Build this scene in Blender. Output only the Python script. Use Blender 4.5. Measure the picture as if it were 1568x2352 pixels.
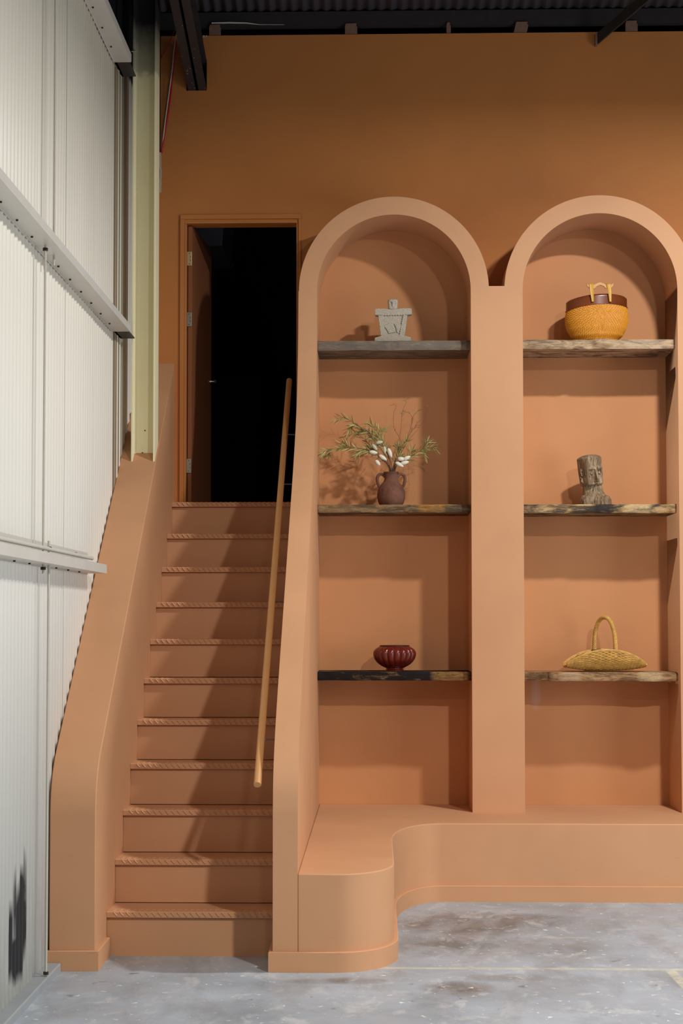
import bpy, bmesh, math, random
from math import sin, cos, pi, radians, sqrt, atan2
from mathutils import Vector, Matrix, noise

# ---------------------------------------------------------------- start
for o in list(bpy.data.objects):
    bpy.data.objects.remove(o, do_unlink=True)
scn = bpy.context.scene
COL = scn.collection

# ---------------------------------------------------------------- camera
F, VX, VY, HC, CX, CY = 4106.0, 863.0, 1428.0, 1.494, 745.0, 1243.0
_p = math.atan((VY - CY) / F)
_a = math.atan((VX - CX) / F * cos(_p))
FW = Vector((-sin(_a) * cos(_p), cos(_a) * cos(_p), sin(_p)))
RT = Vector((cos(_a), sin(_a), 0))
UP = RT.cross(FW)
cam_d = bpy.data.cameras.new('camera')
cam = bpy.data.objects.new('camera', cam_d)
COL.objects.link(cam)
cam.matrix_world = Matrix(((RT.x, UP.x, -FW.x, 0), (RT.y, UP.y, -FW.y, 0), (RT.z, UP.z, -FW.z, HC), (0, 0, 0, 1)))
cam_d.sensor_fit = 'VERTICAL'
cam_d.sensor_height = 36.0
cam_d.lens = F / 2352 * 36.0
cam_d.shift_x = (784 - CX) / 2352
cam_d.shift_y = (CY - 1176) / 2352
cam_d.clip_end = 200
scn.camera = cam

# ---------------------------------------------------------------- world, lamps, exposure
w = bpy.data.worlds.new('world')
scn.world = w
w.use_nodes = True
wn = w.node_tree.nodes
wn['Background'].inputs[0].default_value = (0.62, 0.76, 1.0, 1)
wn['Background'].inputs[1].default_value = 0.03
scn.view_settings.view_transform = 'Standard'
scn.view_settings.look = 'None'
scn.view_settings.gamma = 1
scn.view_settings.use_curve_mapping = False
scn.view_settings.exposure = 0.0

def downlight(name, loc, power, size, col, tilt=(0, 0)):
    d = bpy.data.lights.new(name, 'AREA')
    d.shape = 'DISK'
    d.size = size
    d.energy = power
    d.color = col
    o = bpy.data.objects.new(name, d)
    o.location = loc
    o.rotation_euler = (tilt[0], tilt[1], 0)
    COL.objects.link(o)
    return o
WARM = (1.0, 0.96, 0.91)
WHITE = (1.0, 0.975, 0.94)
downlight('high_bay_lamp', (2.0, 7.95, 4.62), 148, 0.20, WHITE)
downlight('high_bay_lamp', (2.65, 2.4, 4.75), 405, 0.26, WARM)
downlight('high_bay_lamp', (1.0, -1.6, 5.2), 110, 0.50, WARM)

def fill_panel(name, loc, target, power, sx, sy, col):
    d = bpy.data.lights.new(name, 'AREA')
    d.shape = 'RECTANGLE'; d.size = sx; d.size_y = sy; d.energy = power; d.color = col
    o = bpy.data.objects.new(name, d)
    o.location = loc
    o.rotation_euler = (Vector(target) - Vector(loc)).to_track_quat('-Z', 'Y').to_euler()
    COL.objects.link(o)
    return o
fill_panel('low_fill_light', (5.4, 6.0, 1.5), (-1.4, 6.9, 0.8), 115, 2.6, 2.6, (.93, .97, 1.0))  # added fill from the right, no door there; lifts the lower left wall

# ---------------------------------------------------------------- helpers
def at(px, py, Y):
    """point of the plane at depth Y seen at pixel (px, py)"""
    r = FW + RT * ((px - CX) / F) + UP * ((CY - py) / F)
    t = Y / r.y
    return Vector((r.x * t, Y, HC + r.z * t))

class MB:
    def __init__(s):
        s.v = []; s.f = []; s.at = None
    def add(s, vs, fs):
        b = len(s.v)
        s.v += [tuple(v) for v in vs]
        s.f += [tuple(b + i for i in f) for f in fs]
        return s
    def box(s, x0, x1, y0, y1, z0, z1, M=None):
        vs = [Vector((x, y, z)) for z in (z0, z1) for y in (y0, y1) for x in (x0, x1)]
        if M: vs = [M @ v for v in vs]
        return s.add(vs, [(0, 2, 3, 1), (4, 5, 7, 6), (0, 1, 5, 4), (2, 6, 7, 3), (0, 4, 6, 2), (1, 3, 7, 5)])
    def prism(s, pts, axis, a, b, M=None):
        """2-D outline pushed along an axis: axis x -> (y,z) outline, y -> (x,z), z -> (x,y)"""
        def P(p, t):
            q = {'x': (t, p[0], p[1]), 'y': (p[0], t, p[1]), 'z': (p[0], p[1], t)}[axis]
            q = Vector(q)
            return M @ q if M else q
        n = len(pts)
        vs = [P(p, a) for p in pts] + [P(p, b) for p in pts]
        fs = [tuple(range(n))[::-1], tuple(range(n, 2 * n))] + [(i, (i + 1) % n, n + (i + 1) % n, n + i) for i in range(n)]
        return s.add(vs, fs)
    def tube(s, path, r, n=8, cap=True):
        path = [Vector(p) for p in path]
        m = len(path)
        rs = r if isinstance(r, (list, tuple)) else [r] * m
        vs = []; up = None
        for i in range(m):
            t = (path[min(i + 1, m - 1)] - path[max(i - 1, 0)]).normalized()
            if up is None:
                up = Vector((0, 0, 1)) if abs(t.z) < .9 else Vector((1, 0, 0))
            a = (up - t * up.dot(t)).normalized(); b = t.cross(a); up = a
            for k in range(n):
                q = 2 * pi * k / n
                vs.append(path[i] + (a * cos(q) + b * sin(q)) * rs[i])
        fs = [(i * n + k, i * n + (k + 1) % n, (i + 1) * n + (k + 1) % n, (i + 1) * n + k) for i in range(m - 1) for k in range(n)]
        if cap: fs += [tuple(range(n))[::-1], tuple(range((m - 1) * n, m * n))]
        return s.add(vs, fs)
    def grid(s, fn, nu, nv, wrap=False):
        vs = [fn(i / nu, j / nv) for j in range(nv + 1) for i in range(nu + (0 if wrap else 1))]
        W = nu if wrap else nu + 1
        fs = [(j * W + i, j * W + (i + 1) % W, (j + 1) * W + (i + 1) % W, (j + 1) * W + i) for j in range(nv) for i in range(nu)]
        return s.add(vs, fs)
    def lathe(s, prof, n=48, c=(0, 0, 0), fn=None):
        vs = []
        for (r, z) in prof:
            for k in range(n):
                q = 2 * pi * k / n
                rr = r * (fn(q, z) if fn else 1)
                vs.append((c[0] + rr * cos(q), c[1] + rr * sin(q), c[2] + z))
        m = len(prof)
        fs = [(i * n + k, i * n + (k + 1) % n, (i + 1) * n + (k + 1) % n, (i + 1) * n + k) for i in range(m - 1) for k in range(n)]
        fs += [tuple(range(n))[::-1], tuple(range((m - 1) * n, m * n))]
        return s.add(vs, fs)
    def build(s, name, mat, parent=None, smooth=False, bevel=0, seg=2, normals=True, org=None):
        me = bpy.data.meshes.new(name)
        vs = s.v
        if org is not None:
            vs = [(v[0] - org[0], v[1] - org[1], v[2] - org[2]) for v in vs]
        me.from_pydata(vs, [], s.f)
        if normals:
            bm = bmesh.new(); bm.from_mesh(me)
            bmesh.ops.recalc_face_normals(bm, faces=bm.faces)
            bm.to_mesh(me); bm.free()
        me.update()
        if smooth:
            me.polygons.foreach_set('use_smooth', [True] * len(me.polygons))
            try: me.set_sharp_from_angle(angle=radians(smooth if smooth is not True else 50))
            except Exception: pass
        if mat: me.materials.append(mat)
        o = bpy.data.objects.new(name, me)
        COL.objects.link(o)
        if org is not None: o.location = org
        if parent: o.parent = parent
        if bevel:
            m = o.modifiers.new('edge', 'BEVEL'); m.width = bevel; m.segments = seg; m.limit_method = 'ANGLE'; m.angle_limit = radians(40)
        return o

def tag(o, label=None, cat=None, group=None, kind=None):
    if label: o['label'] = label
    if cat: o['category'] = cat
    if group: o['group'] = group
    if kind: o['kind'] = kind
    return o
def empty(name, loc, label, cat, group=None, rot=(0, 0, 0)):
    o = bpy.data.objects.new(name, None)
    o.location = loc; o.rotation_euler = rot
    o.empty_display_size = .1
    COL.objects.link(o)
    return tag(o, label, cat, group)
def rel(o, parent):
    """parent keeping the world place (parents here have no rotation)"""
    o.parent = parent
    o.location = o.location - parent.location
    return o

# ---------------------------------------------------------------- materials
def mat(name, rough=.6, metal=0.0, spec=.5):
    m = bpy.data.materials.new(name); m.use_nodes = True
    nt = m.node_tree; b = nt.nodes['Principled BSDF']
    b.inputs['Roughness'].default_value = rough
    b.inputs['Metallic'].default_value = metal
    b.inputs['Specular IOR Level'].default_value = spec
    return m, nt, b
def N(nt, t, **k):
    n = nt.nodes.new(t)
    for a, v in k.items():
        if a in n.inputs: n.inputs[a].default_value = v
        else: setattr(n, a, v)
    return n
def L(nt, a, b): nt.links.new(a, b)
def coords(nt, scale=(1, 1, 1), world=False):
    g = N(nt, 'ShaderNodeNewGeometry') if world else N(nt, 'ShaderNodeTexCoord')
    mp = N(nt, 'ShaderNodeMapping'); mp.inputs['Scale'].default_value = scale
    L(nt, g.outputs['Position'] if world else g.outputs['Object'], mp.inputs['Vector'])
    return mp.outputs['Vector']
def noise_tex(nt, vec, scale, detail=4, rough=.55, dist=0):
    n = N(nt, 'ShaderNodeTexNoise'); n.inputs['Scale'].default_value = scale
    n.inputs['Detail'].default_value = detail; n.inputs['Roughness'].default_value = rough; n.inputs['Distortion'].default_value = dist
    L(nt, vec, n.inputs['Vector']); return n.outputs['Fac']
def ramp(nt, fac, stops, interp='LINEAR'):
    r = N(nt, 'ShaderNodeValToRGB'); r.color_ramp.interpolation = interp
    el = r.color_ramp.elements
    while len(el) < len(stops): el.new(.5)
    for e, (p, c) in zip(el, stops):
        e.position = p; e.color = (c[0], c[1], c[2], 1) if not isinstance(c, (int, float)) else (c, c, c, 1)
    L(nt, fac, r.inputs[0]); return r.outputs[0]
def mix(nt, fac, a, b, mode='MIX'):
    m = N(nt, 'ShaderNodeMix', data_type='RGBA', blend_type=mode)
    for sock, v in ((m.inputs[0], fac), (m.inputs[6], a), (m.inputs[7], b)):
        if isinstance(v, bpy.types.NodeSocket): L(nt, v, sock)
        elif isinstance(v, (int, float)): sock.default_value = v
        else: sock.default_value = (v[0], v[1], v[2], 1)
    return m.outputs[2]
def math_n(nt, op, a, b=None, clamp=False):
    m = N(nt, 'ShaderNodeMath', operation=op, use_clamp=clamp)
    for s, v in zip(m.inputs, (a, b)):
        if v is None: continue
        if isinstance(v, bpy.types.NodeSocket): L(nt, v, s)
        else: s.default_value = v
    return m.outputs[0]
def bump(nt, b, h, strength=.2, dist=.002):
    n = N(nt, 'ShaderNodeBump'); n.inputs['Strength'].default_value = strength; n.inputs['Distance'].default_value = dist
    L(nt, h, n.inputs['Height']); L(nt, n.outputs[0], b.inputs['Normal'])
def xyz(nt, world=True):
    g = N(nt, 'ShaderNodeNewGeometry') if world else N(nt, 'ShaderNodeTexCoord')
    s = N(nt, 'ShaderNodeSeparateXYZ')
    L(nt, g.outputs['Position'] if world else g.outputs['Object'], s.inputs[0]); return s.outputs
def spot_mask(nt, P, c, r):
    """soft elliptical mask around c=(x,y,z) with radii r (None = ignore axis)"""
    acc = None
    for k in range(3):
        if r[k] is None: continue
        d = math_n(nt, 'DIVIDE', math_n(nt, 'SUBTRACT', P[k], c[k]), r[k])
        d = math_n(nt, 'MULTIPLY', d, d)
        acc = d if acc is None else math_n(nt, 'ADD', acc, d)
    return math_n(nt, 'SUBTRACT', 1.0, acc, True)

PAINT = (0.56, 0.272, 0.135)
def terracotta(name, PAINT):
    m, nt, b = mat(name, .62, spec=.25)
    v = coords(nt, world=True)
    n1 = noise_tex(nt, v, 1.6, 3)
    n2 = noise_tex(nt, v, 14, 4)
    c = mix(nt, ramp(nt, n1, [(.3, 0), (.7, 1)]), [x * .93 for x in PAINT], [PAINT[0] * 1.05, PAINT[1] * 1.06, PAINT[2] * 1.08])
    c = mix(nt, math_n(nt, 'MULTIPLY', n2, .12), c, [x * 1.15 for x in PAINT])
    # pale overspray mark left under the lowest shelf
    P = xyz(nt)
    sm = spot_mask(nt, P, (0.945, 10.643, 1.07), (.035, .03, .12))
    c = mix(nt, math_n(nt, 'MULTIPLY', sm, .22), c, (.62, .62, .66))
    # scuffs on the lower risers
    sc = ramp(nt, noise_tex(nt, coords(nt, (3, 3, 9), True), 5, 3), [(.70, 0), (.76, 1)])
    low = math_n(nt, 'SUBTRACT', 1.0, math_n(nt, 'MULTIPLY', P[2], 1.2), True)
    c = mix(nt, math_n(nt, 'MULTIPLY', math_n(nt, 'MULTIPLY', sc, low), .22), c, (.30, .17, .10))
    L(nt, c, b.inputs['Base Color'])
    fine = noise_tex(nt, coords(nt, (1, 1, .35), True), 160, 3)
    med = noise_tex(nt, v, 9, 3)
    bump(nt, b, math_n(nt, 'ADD', math_n(nt, 'MULTIPLY', fine, .3), med), .25, .002)
    return m
M_TC = terracotta('terracotta_paint', (0.57, 0.30, 0.155))
M_WALL = terracotta('dim_toned_terracotta_wall', (0.52, 0.195, 0.052))  # deeper copy of the paint; the upper wall's dimness put into the colour
M_BACK = terracotta('terracotta_alcove_back_paint', (0.56, 0.255, 0.108))

def cream_metal():
    m, nt, b = mat('cream_enamelled_sheet', .45, spec=.4)
    P = xyz(nt)
    v = coords(nt, world=True)
    n = noise_tex(nt, coords(nt, (1, 1, .15), True), 3.0, 4)
    hz = ramp(nt, math_n(nt, 'MULTIPLY', P[2], .2), [(.30, 0), (.95, 1)])  # lower wall's light put into the colour; yellower and darker higher up
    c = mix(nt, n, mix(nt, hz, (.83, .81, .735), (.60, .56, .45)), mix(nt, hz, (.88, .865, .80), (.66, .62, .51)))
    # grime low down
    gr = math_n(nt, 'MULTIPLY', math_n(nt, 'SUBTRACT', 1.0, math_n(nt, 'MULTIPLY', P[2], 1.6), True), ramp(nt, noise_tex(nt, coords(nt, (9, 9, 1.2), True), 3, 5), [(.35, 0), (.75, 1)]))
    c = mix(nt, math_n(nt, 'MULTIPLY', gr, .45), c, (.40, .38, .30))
    # black soot smudges near the floor
    wob = math_n(nt, 'MULTIPLY', math_n(nt, 'SUBTRACT', noise_tex(nt, coords(nt, (7, 7, 1.5), True), 5, 3), .5), 1.1)
    s = None
    for (y, z, ry, rz, k) in ((6.91, .26, .060, .17, 1.3), (7.12, .30, .105, .24, 1.8), (7.02, .18, .10, .12, 1.4), (7.17, .42, .045, .20, 1.0), (6.99, .36, .02, .20, .8)):
        q = math_n(nt, 'MULTIPLY', spot_mask(nt, P, (0, y, z), (None, ry, rz)), k)
        s = q if s is None else math_n(nt, 'MAXIMUM', s, q)
    s = ramp(nt, math_n(nt, 'ADD', s, math_n(nt, 'MULTIPLY', wob, math_n(nt, 'MULTIPLY', s, 1.0))), [(.05, 0), (.8, 1)])
    c = mix(nt, math_n(nt, 'MULTIPLY', s, .96), c, (.018, .014, .020))
    # black sprayed paint above the top girt
    up = math_n(nt, 'ADD', P[2], math_n(nt, 'MULTIPLY', noise_tex(nt, v, 9, 3), .04))
    c = mix(nt, ramp(nt, math_n(nt, 'SUBTRACT', up, 4.1), [(.50, 0), (.53, 1)]), c, (.02, .02, .022))
    L(nt, c, b.inputs['Base Color'])
    return m
M_CREAM = cream_metal()

def column_paint():
    m, nt, b = mat('pale_yellow_steel_paint', .5, spec=.35)
    P = xyz(nt); v = coords(nt, world=True)
    c = mix(nt, noise_tex(nt, v, 5, 4), (.83, .755, .47), (.89, .83, .58))
    up = math_n(nt, 'ADD', P[2], math_n(nt, 'MULTIPLY', noise_tex(nt, v, 22, 4), .10))
    c = mix(nt, ramp(nt, math_n(nt, 'MULTIPLY', math_n(nt, 'SUBTRACT', up, 4.58), 2.0), [(.0, 0), (.07, .45), (.28, .55), (.62, 1)]), c, (.025, .022, .022))
    sp = ramp(nt, noise_tex(nt, v, 60, 2), [(.79, 0), (.81, 1)])
    c = mix(nt, sp, c, (.18, .15, .10))
    L(nt, c, b.inputs['Base Color']); return m
M_COL = column_paint()

def girt_paint():
    m, nt, b = mat('grey_white_girt_paint', .4, spec=.5)
    v = coords(nt, world=True)
    c = mix(nt, noise_tex(nt, v, 7, 5), (.56, .55, .50), (.68, .67, .62))
    sp = ramp(nt, noise_tex(nt, v, 42, 3), [(.70, 0), (.74, 1)])
    c = mix(nt, math_n(nt, 'MULTIPLY', sp, .5), c, (.22, .20, .17))
    L(nt, c, b.inputs['Base Color']); return m
M_GIRT = girt_paint()

def concrete():
    m, nt, b = mat('worn_concrete', .42, spec=.4)
    P = xyz(nt); v = coords(nt, world=True)
    big = noise_tex(nt, v, 1.7, 5, .6)
    c = mix(nt, ramp(nt, big, [(.3, 0), (.7, 1)]), (.285, .32, .36), (.43, .485, .545))
    # brown worn patches on the floor in front of the bench
    pm = None
    for (x, y, rx, ry, k) in ((.45, 8.95, .42, .42, 1.0), (.70, 9.05, .35, .25, .8), (.35, 8.35, .35, .35, .7), (-.10, 7.52, .16, .08, 1.0), (-.28, 7.50, .12, .06, .8), (.33, 7.38, .17, .17, 1.0), (.55, 7.6, .20, .10, .5), (.8, 8.3, .3, .3, .35)):
        q = math_n(nt, 'MULTIPLY', spot_mask(nt, P, (x, y, 0), (rx, ry, None)), k)
        pm = q if pm is None else math_n(nt, 'MAXIMUM', pm, q)
    br = ramp(nt, noise_tex(nt, coords(nt, (1, .45, 1), True), 7, 6, .65, .6), [(.40, 0), (.62, 1)])
    c = mix(nt, math_n(nt, 'MULTIPLY', math_n(nt, 'MULTIPLY', pm, br), 1.0, True), c, (.085, .072, .062))
    c = mix(nt, math_n(nt, 'MULTIPLY', math_n(nt, 'MULTIPLY', pm, .5), 1, True), c, (.20, .185, .165))
    # white paint flecks and drips
    f1 = ramp(nt, noise_tex(nt, coords(nt, (1, 1, 1), True), 24, 3, .6), [(.66, 0), (.685, 1)])
    c = mix(nt, math_n(nt, 'MULTIPLY', f1, .9), c, (.78, .79, .76))
    f2 = ramp(nt, noise_tex(nt, coords(nt, (1, .6, 1), True), 7.5, 6, .7, .5), [(.54, 0), (.64, 1)])
    c = mix(nt, math_n(nt, 'MULTIPLY', f2, .55), c, (.56, .58, .58))
    f4 = ramp(nt, noise_tex(nt, coords(nt, (1.3, .5, 1), True), 3.3, 6, .7, .3), [(.50, 0), (.66, 1)])
    c = mix(nt, math_n(nt, 'MULTIPLY', f4, .45), c, (.21, .22, .225))
    f3 = ramp(nt, noise_tex(nt, coords(nt, (1, .8, 1), True), 11, 4, .6), [(.66, 0), (.72, 1)])
    c = mix(nt, math_n(nt, 'MULTIPLY', f3, .6), c, (.12, .115, .105))
    # cream bay line painted across the slab, with its return and a fainter stub
    def band(lo, hi, s, soft=.006):
        a = math_n(nt, 'DIVIDE', math_n(nt, 'SUBTRACT', s, lo), soft, True)
        e = math_n(nt, 'DIVIDE', math_n(nt, 'SUBTRACT', hi, s), soft, True)
        return math_n(nt, 'MULTIPLY', a, e)
    l1 = math_n(nt, 'MULTIPLY', band(7.775, 7.825, P[1]), band(-.02, 5, P[0]))
    xr = math_n(nt, 'SUBTRACT', P[0], math_n(nt, 'MULTIPLY', math_n(nt, 'SUBTRACT', P[1], 7.8), -.02))
    l2 = math_n(nt, 'MULTIPLY', band(1.235, 1.285, xr), band(0, 7.8, P[1]))
    l3 = math_n(nt, 'MULTIPLY', math_n(nt, 'MULTIPLY', band(8.55, 8.59, P[1]), band(.78, 1.0, P[0])), .5)
    ln = math_n(nt, 'MAXIMUM', math_n(nt, 'MAXIMUM', l1, l2), l3)
    worn = ramp(nt, noise_tex(nt, v, 16, 5, .7), [(.34, .15), (.6, 1)])
    c = mix(nt, math_n(nt, 'MULTIPLY', math_n(nt, 'MULTIPLY', ln, worn), .8), c, (.62, .60, .45))
    L(nt, c, b.inputs['Base Color'])
    r = ramp(nt, noise_tex(nt, v, 4, 5), [(.3, .30), (.7, .55)])
    L(nt, r, b.inputs['Roughness'])
    bump(nt, b, noise_tex(nt, v, 30, 6, .65), .22, .004)
    return m
M_CONC = concrete()

def plain(name, col, rough=.5, metal=0, var=.12, scale=20, spec=.5, bmp=0):
    m, nt, b = mat(name, rough, metal, spec)
    v = coords(nt)
    n = noise_tex(nt, v, scale, 4)
    c = mix(nt, n, [x * (1 - var) for x in col], [min(1, x * (1 + var)) for x in col])
    L(nt, c, b.inputs['Base Color'])
    if bmp: bump(nt, b, n, bmp, .002)
    return m
M_BLACK = plain('black_steel_paint', (.032, .028, .027), .5, var=.3, spec=.3)
M_ROOF = plain('black_roof_sheet', (.12, .11, .125), .5, var=.2, scale=4)
M_DARK = plain('dark_room_paint', (.012, .012, .014), .8)
M_DUCT = plain('dull_zinc', (.35, .36, .42), .6)
M_STEELTAB = plain('terracotta_sprayed_bracket', (.22, .12, .08), .6, var=.4, scale=40)
M_WHITECAB = plain('white_cable_sheath', (.55, .50, .44), .5)
M_REDCAB = plain('red_cable_sheath', (.50, .012, .014), .4)
M_BRASS = plain('brass_hinge', (.62, .50, .26), .35, .6)
M_NICKEL = plain('nickel_hinge', (.34, .32, .27), .4, .7)
M_HOLE = plain('screw_hole_black', (.02, .015, .01), .7)
M_CHROME = plain('chrome', (.75, .75, .75), .15, 1)
M_ROD = plain('galvanised_rod', (.50, .47, .40), .5, .0)
M_BRKT = plain('steel_bracket', (.20, .19, .19), .35, .6)
M_KERB = plain('grey_painted_kerb', (.30, .325, .34), .55, var=.14, scale=9, bmp=.15)
M_PLASTER = plain('broken_white_plaster', (.50, .43, .33), .9, bmp=.4)
M_SHADE_STRIP = plain('brown_shade_strip', (.25, .19, .12), .5)
M_RAIL = plain('ochre_painted_dowel', (.60, .30, .11), .45, var=.08, scale=12)

def wood(name, seed, pale, tan, dark, amount, lo=.42, hi=.6, front=None):
    """spalted live-edge slab"""
    m, nt, b = mat(name, .75, spec=.12)
    g = N(nt, 'ShaderNodeTexCoord'); mp = N(nt, 'ShaderNodeMapping')
    mp.inputs['Location'].default_value = (seed * 3.1, seed, seed * 1.7); mp.inputs['Scale'].default_value = (1, 2.2, 4.5)
    L(nt, g.outputs['Object'], mp.inputs['Vector']); v = mp.outputs[0]
    gr = noise_tex(nt, v, 11, 8, .65, 1.4)
    fine = noise_tex(nt, v, 60, 6, .7, .6)
    c = mix(nt, ramp(nt, gr, [(.36, 0), (.62, 1)]), tan, pale)
    c = mix(nt, math_n(nt, 'MULTIPLY', fine, .35), c, [x * .4 for x in tan])
    dk = ramp(nt, noise_tex(nt, v, 4.5, 8, .68, 1.2), [(lo, 0), (hi, 1)])
    c = mix(nt, math_n(nt, 'MULTIPLY', dk, amount), c, dark)
    vn = ramp(nt, noise_tex(nt, v, 26, 6, .7, 1.5), [(.60, 0), (.68, 1)])
    c = mix(nt, math_n(nt, 'MULTIPLY', vn, .7), c, [x * .5 for x in dark])
    if front:
        P = xyz(nt, False)
        for (x0, x1, col, amt) in front:
            a = math_n(nt, 'DIVIDE', math_n(nt, 'SUBTRACT', P[0], x0), .03, True)
            e = math_n(nt, 'DIVIDE', math_n(nt, 'SUBTRACT', x1, P[0]), .03, True)
            k = math_n(nt, 'MULTIPLY', math_n(nt, 'MULTIPLY', a, e), math_n(nt, 'MULTIPLY', ramp(nt, math_n(nt, 'MULTIPLY', math_n(nt, 'ADD', fine, gr), .5), [(.44, 1), (.58, .25)]), amt))
            k = math_n(nt, 'MULTIPLY', k, math_n(nt, 'DIVIDE', math_n(nt, 'SUBTRACT', .035, P[1]), .02, True))
            c = mix(nt, k, c, col)
    L(nt, c, b.inputs['Base Color'])
    bump(nt, b, math_n(nt, 'ADD', gr, fine), .5, .004)
    return m

# ---------------------------------------------------------------- key planes (metres)
YB, YF, YW = 10.643, 10.204, 7.707       # back wall, arch face, foot of the stair walls
XW = -1.412                              # corrugated wall
XP = -1.205                              # stair side of the left stair wall
X0, X1 = -0.443, -0.336                  # right stair wall
ZB = 0.415                               # bench top

# ================================================================ SETTING
MB().box(-1.46, 9, -6, 14, -.12, 0).build('floor', M_CONC)['kind'] = 'structure'

# --- back wall with doorway and rafter hole
bw = MB()
T = .12
for (x0, x1, z0, z1) in ((-1.46, -1.145, 0, 4.325), (-.465, 4.6, 0, 3.90), (-1.145, -.465, 0, 2.2), (-1.145, 4.6, 3.90, 4.325),
                         (-1.297, -1.14, 4.325, 5.036), (-1.14, -1.017, 4.325, 4.70), (-1.14, -1.017, 4.89, 5.036), (-1.017, 4.6, 4.325, 5.036)):
    bw.box(x0, x1, YB, YB + T, z0, z1)
wall_back = bw.build('wall_back', M_WALL); wall_back['kind'] = 'structure'
# torn plaster chips beside the rafter and behind the column
ch = MB()
rnd = random.Random(4)
for (px, py, s) in ((462, 86, .006), (459, 90, .008), (458, 95, .006), (468, 84, .006), (474, 83, .004)):
    p = at(px, py, YB - .002)
    ch.box(p.x - s, p.x + s, YB - .006, YB + .002, p.z - s, p.z + s)
ch.build('plaster_chip', M_PLASTER, wall_back)
ch = MB()
pts = []
for i in range(14):
    t = i / 13
    p = at(370.5 + rnd.uniform(-.7, .9), 350 + 92 * t, YB - .004)
    pts.append((p.x, p.z))
pts += [(p[0] - .011, p[1]) for p in reversed(pts)]
ch.prism(pts, 'y', YB - .006, YB)
ch.build('plaster_edge', M_PLASTER, wall_back)

# --- dark room behind the wall
dr = MB()
dr.box(-3.2, 5, 14.4, 14.5, 0, 6.5).box(-3.3, -3.2, YB + .13, 14.5, 0, 6.5).box(4.9, 5, YB + .13, 14.5, 0, 6.5).box(-3.3, 5, YB + .121, 14.5, 2.10, 2.2).box(-3.3, 5, 11.6, 14.5, 5.9, 6.0)
dr.box(-3.2, -1.46, YB + .12, YB + .2, 0, 6.5)
dr.build('wall_storeroom', M_DARK)['kind'] = 'structure'

# --- corrugated left wall: overlapping sheets
PITCH = .762 / 11
wl = MB()
base_obj = None
laps = [YB - .03]
y = 9.55
while y > 2.5:
    laps.append(y); y -= .762
k = 0
wall_left = empty('wall_left', (XW, 7, 0), None, None); wall_left['kind'] = 'structure'
for k in range(len(laps) - 1):
    y1, y0 = laps[k], laps[k + 1]
    n = int(round((y1 - y0 + .03) / PITCH * 8))
    s = MB()
    deep = (k == 0)
    amp = .0072 if not deep else .012
    pit = PITCH if not deep else PITCH * 1.35
    off = -.0022 * (k % 2)
    s.grid(lambda u, v, y0=y0, y1=y1, amp=amp, pit=pit, off=off: (XW + off + amp * cos(2 * pi * (y0 + (y1 - y0 + .03) * u) / pit) - XW, y0 + (y1 - y0 + .03) * u - 7, 5.9 * v), n, 1)
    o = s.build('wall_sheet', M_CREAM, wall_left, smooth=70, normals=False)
    md = o.modifiers.new('gauge', 'SOLIDIFY'); md.thickness = .0012; md.offset = 0
fl = MB().box(-.004, .0082, 9.53 - 7, 9.71 - 7, 0, 4.50)  # flat brown strip standing in for the shade beside the column
fl.build('shade_strip', M_SHADE_STRIP, wall_left)

# outer skin beyond the sheets keeps daylight out of the gap
MB().box(-1.52, -1.48, 2.5, 11.0, 0, 6.5).build('wall_outer', M_DARK)['kind'] = 'structure'

# --- roof: corrugated sheets rising towards the viewer
SL = .218
rf = MB()
def roofpt(u, v):
    x = -1.6 + 11 * u
    Y = 11.7 - 13.7 * v
    return (x, Y, 5.205 + SL * (YB - Y) + .0085 * cos(2 * pi * x / .0665))
rf.grid(roofpt, int(11 / .0665 * 8), 1)
ro = rf.build('ceiling', M_ROOF, smooth=70, normals=False); ro['kind'] = 'structure'
md = ro.modifiers.new('gauge', 'SOLIDIFY'); md.thickness = .001; md.offset = 1

# --- kerb under the corrugated wall
kb = MB().prism([(-1.46, 0), (-1.349, 0), (-1.349, .030), (-1.354, .035), (-1.46, .035)], 'y', 2.5, YW - .02)
kb.build('trim_kerb', M_KERB)['kind'] = 'structure'

# --- slope shared by both stair walls (Y, Z)
def smooth_profile(pts, n=6):
    out = []
    for i in range(len(pts) - 1):
        p0 = pts[max(i - 1, 0)]; p1 = pts[i]; p2 = pts[i + 1]; p3 = pts[min(i + 2, len(pts) - 1)]
        for j in range(n):
            t = j / n
            out.append(tuple(.5 * (2 * p1[a] + (p2[a] - p0[a]) * t + (2 * p0[a] - 5 * p1[a] + 4 * p2[a] - p3[a]) * t * t + (3 * p1[a] - p0[a] - 3 * p2[a] + p3[a]) * t ** 3) for a in (0, 1)))
    out.append(pts[-1]); return out
left_top = smooth_profile([(YW, .62), (7.710, .70), (7.738, .80), (7.80, .89), (7.93, .995), (8.2, 1.20)], 6)
left_prof = [(YW, 0)] + left_top + [(YB, 3.045), (YB, 0)]
sl = MB().prism(left_prof, 'x', -1.4045, XP)
wsl = sl.build('wall_stair_left', M_TC, smooth=35, bevel=.004); wsl['kind'] = 'structure'

right_curve = smooth_profile([(YW, .62), (7.709, .70), (7.735, .82), (7.82, .95), (7.96, 1.085), (8.2, 1.275)], 5)
top_curve = smooth_profile([(9.55, 2.30), (9.80, 2.51), (9.98, 2.70), (10.10, 2.90), (10.175, 3.12), (YF, 3.395)], 5)
right_prof = [(YW, 0)] + right_curve[:-1] + [(8.2, 1.275)] + top_curve + [(YB, 3.395), (YB, 0)]
wr = MB().prism(right_prof, 'x', X0, X1)
wsr = wr.build('wall_stair_right', M_TC, smooth=35); wsr['kind'] = 'structure'

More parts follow.
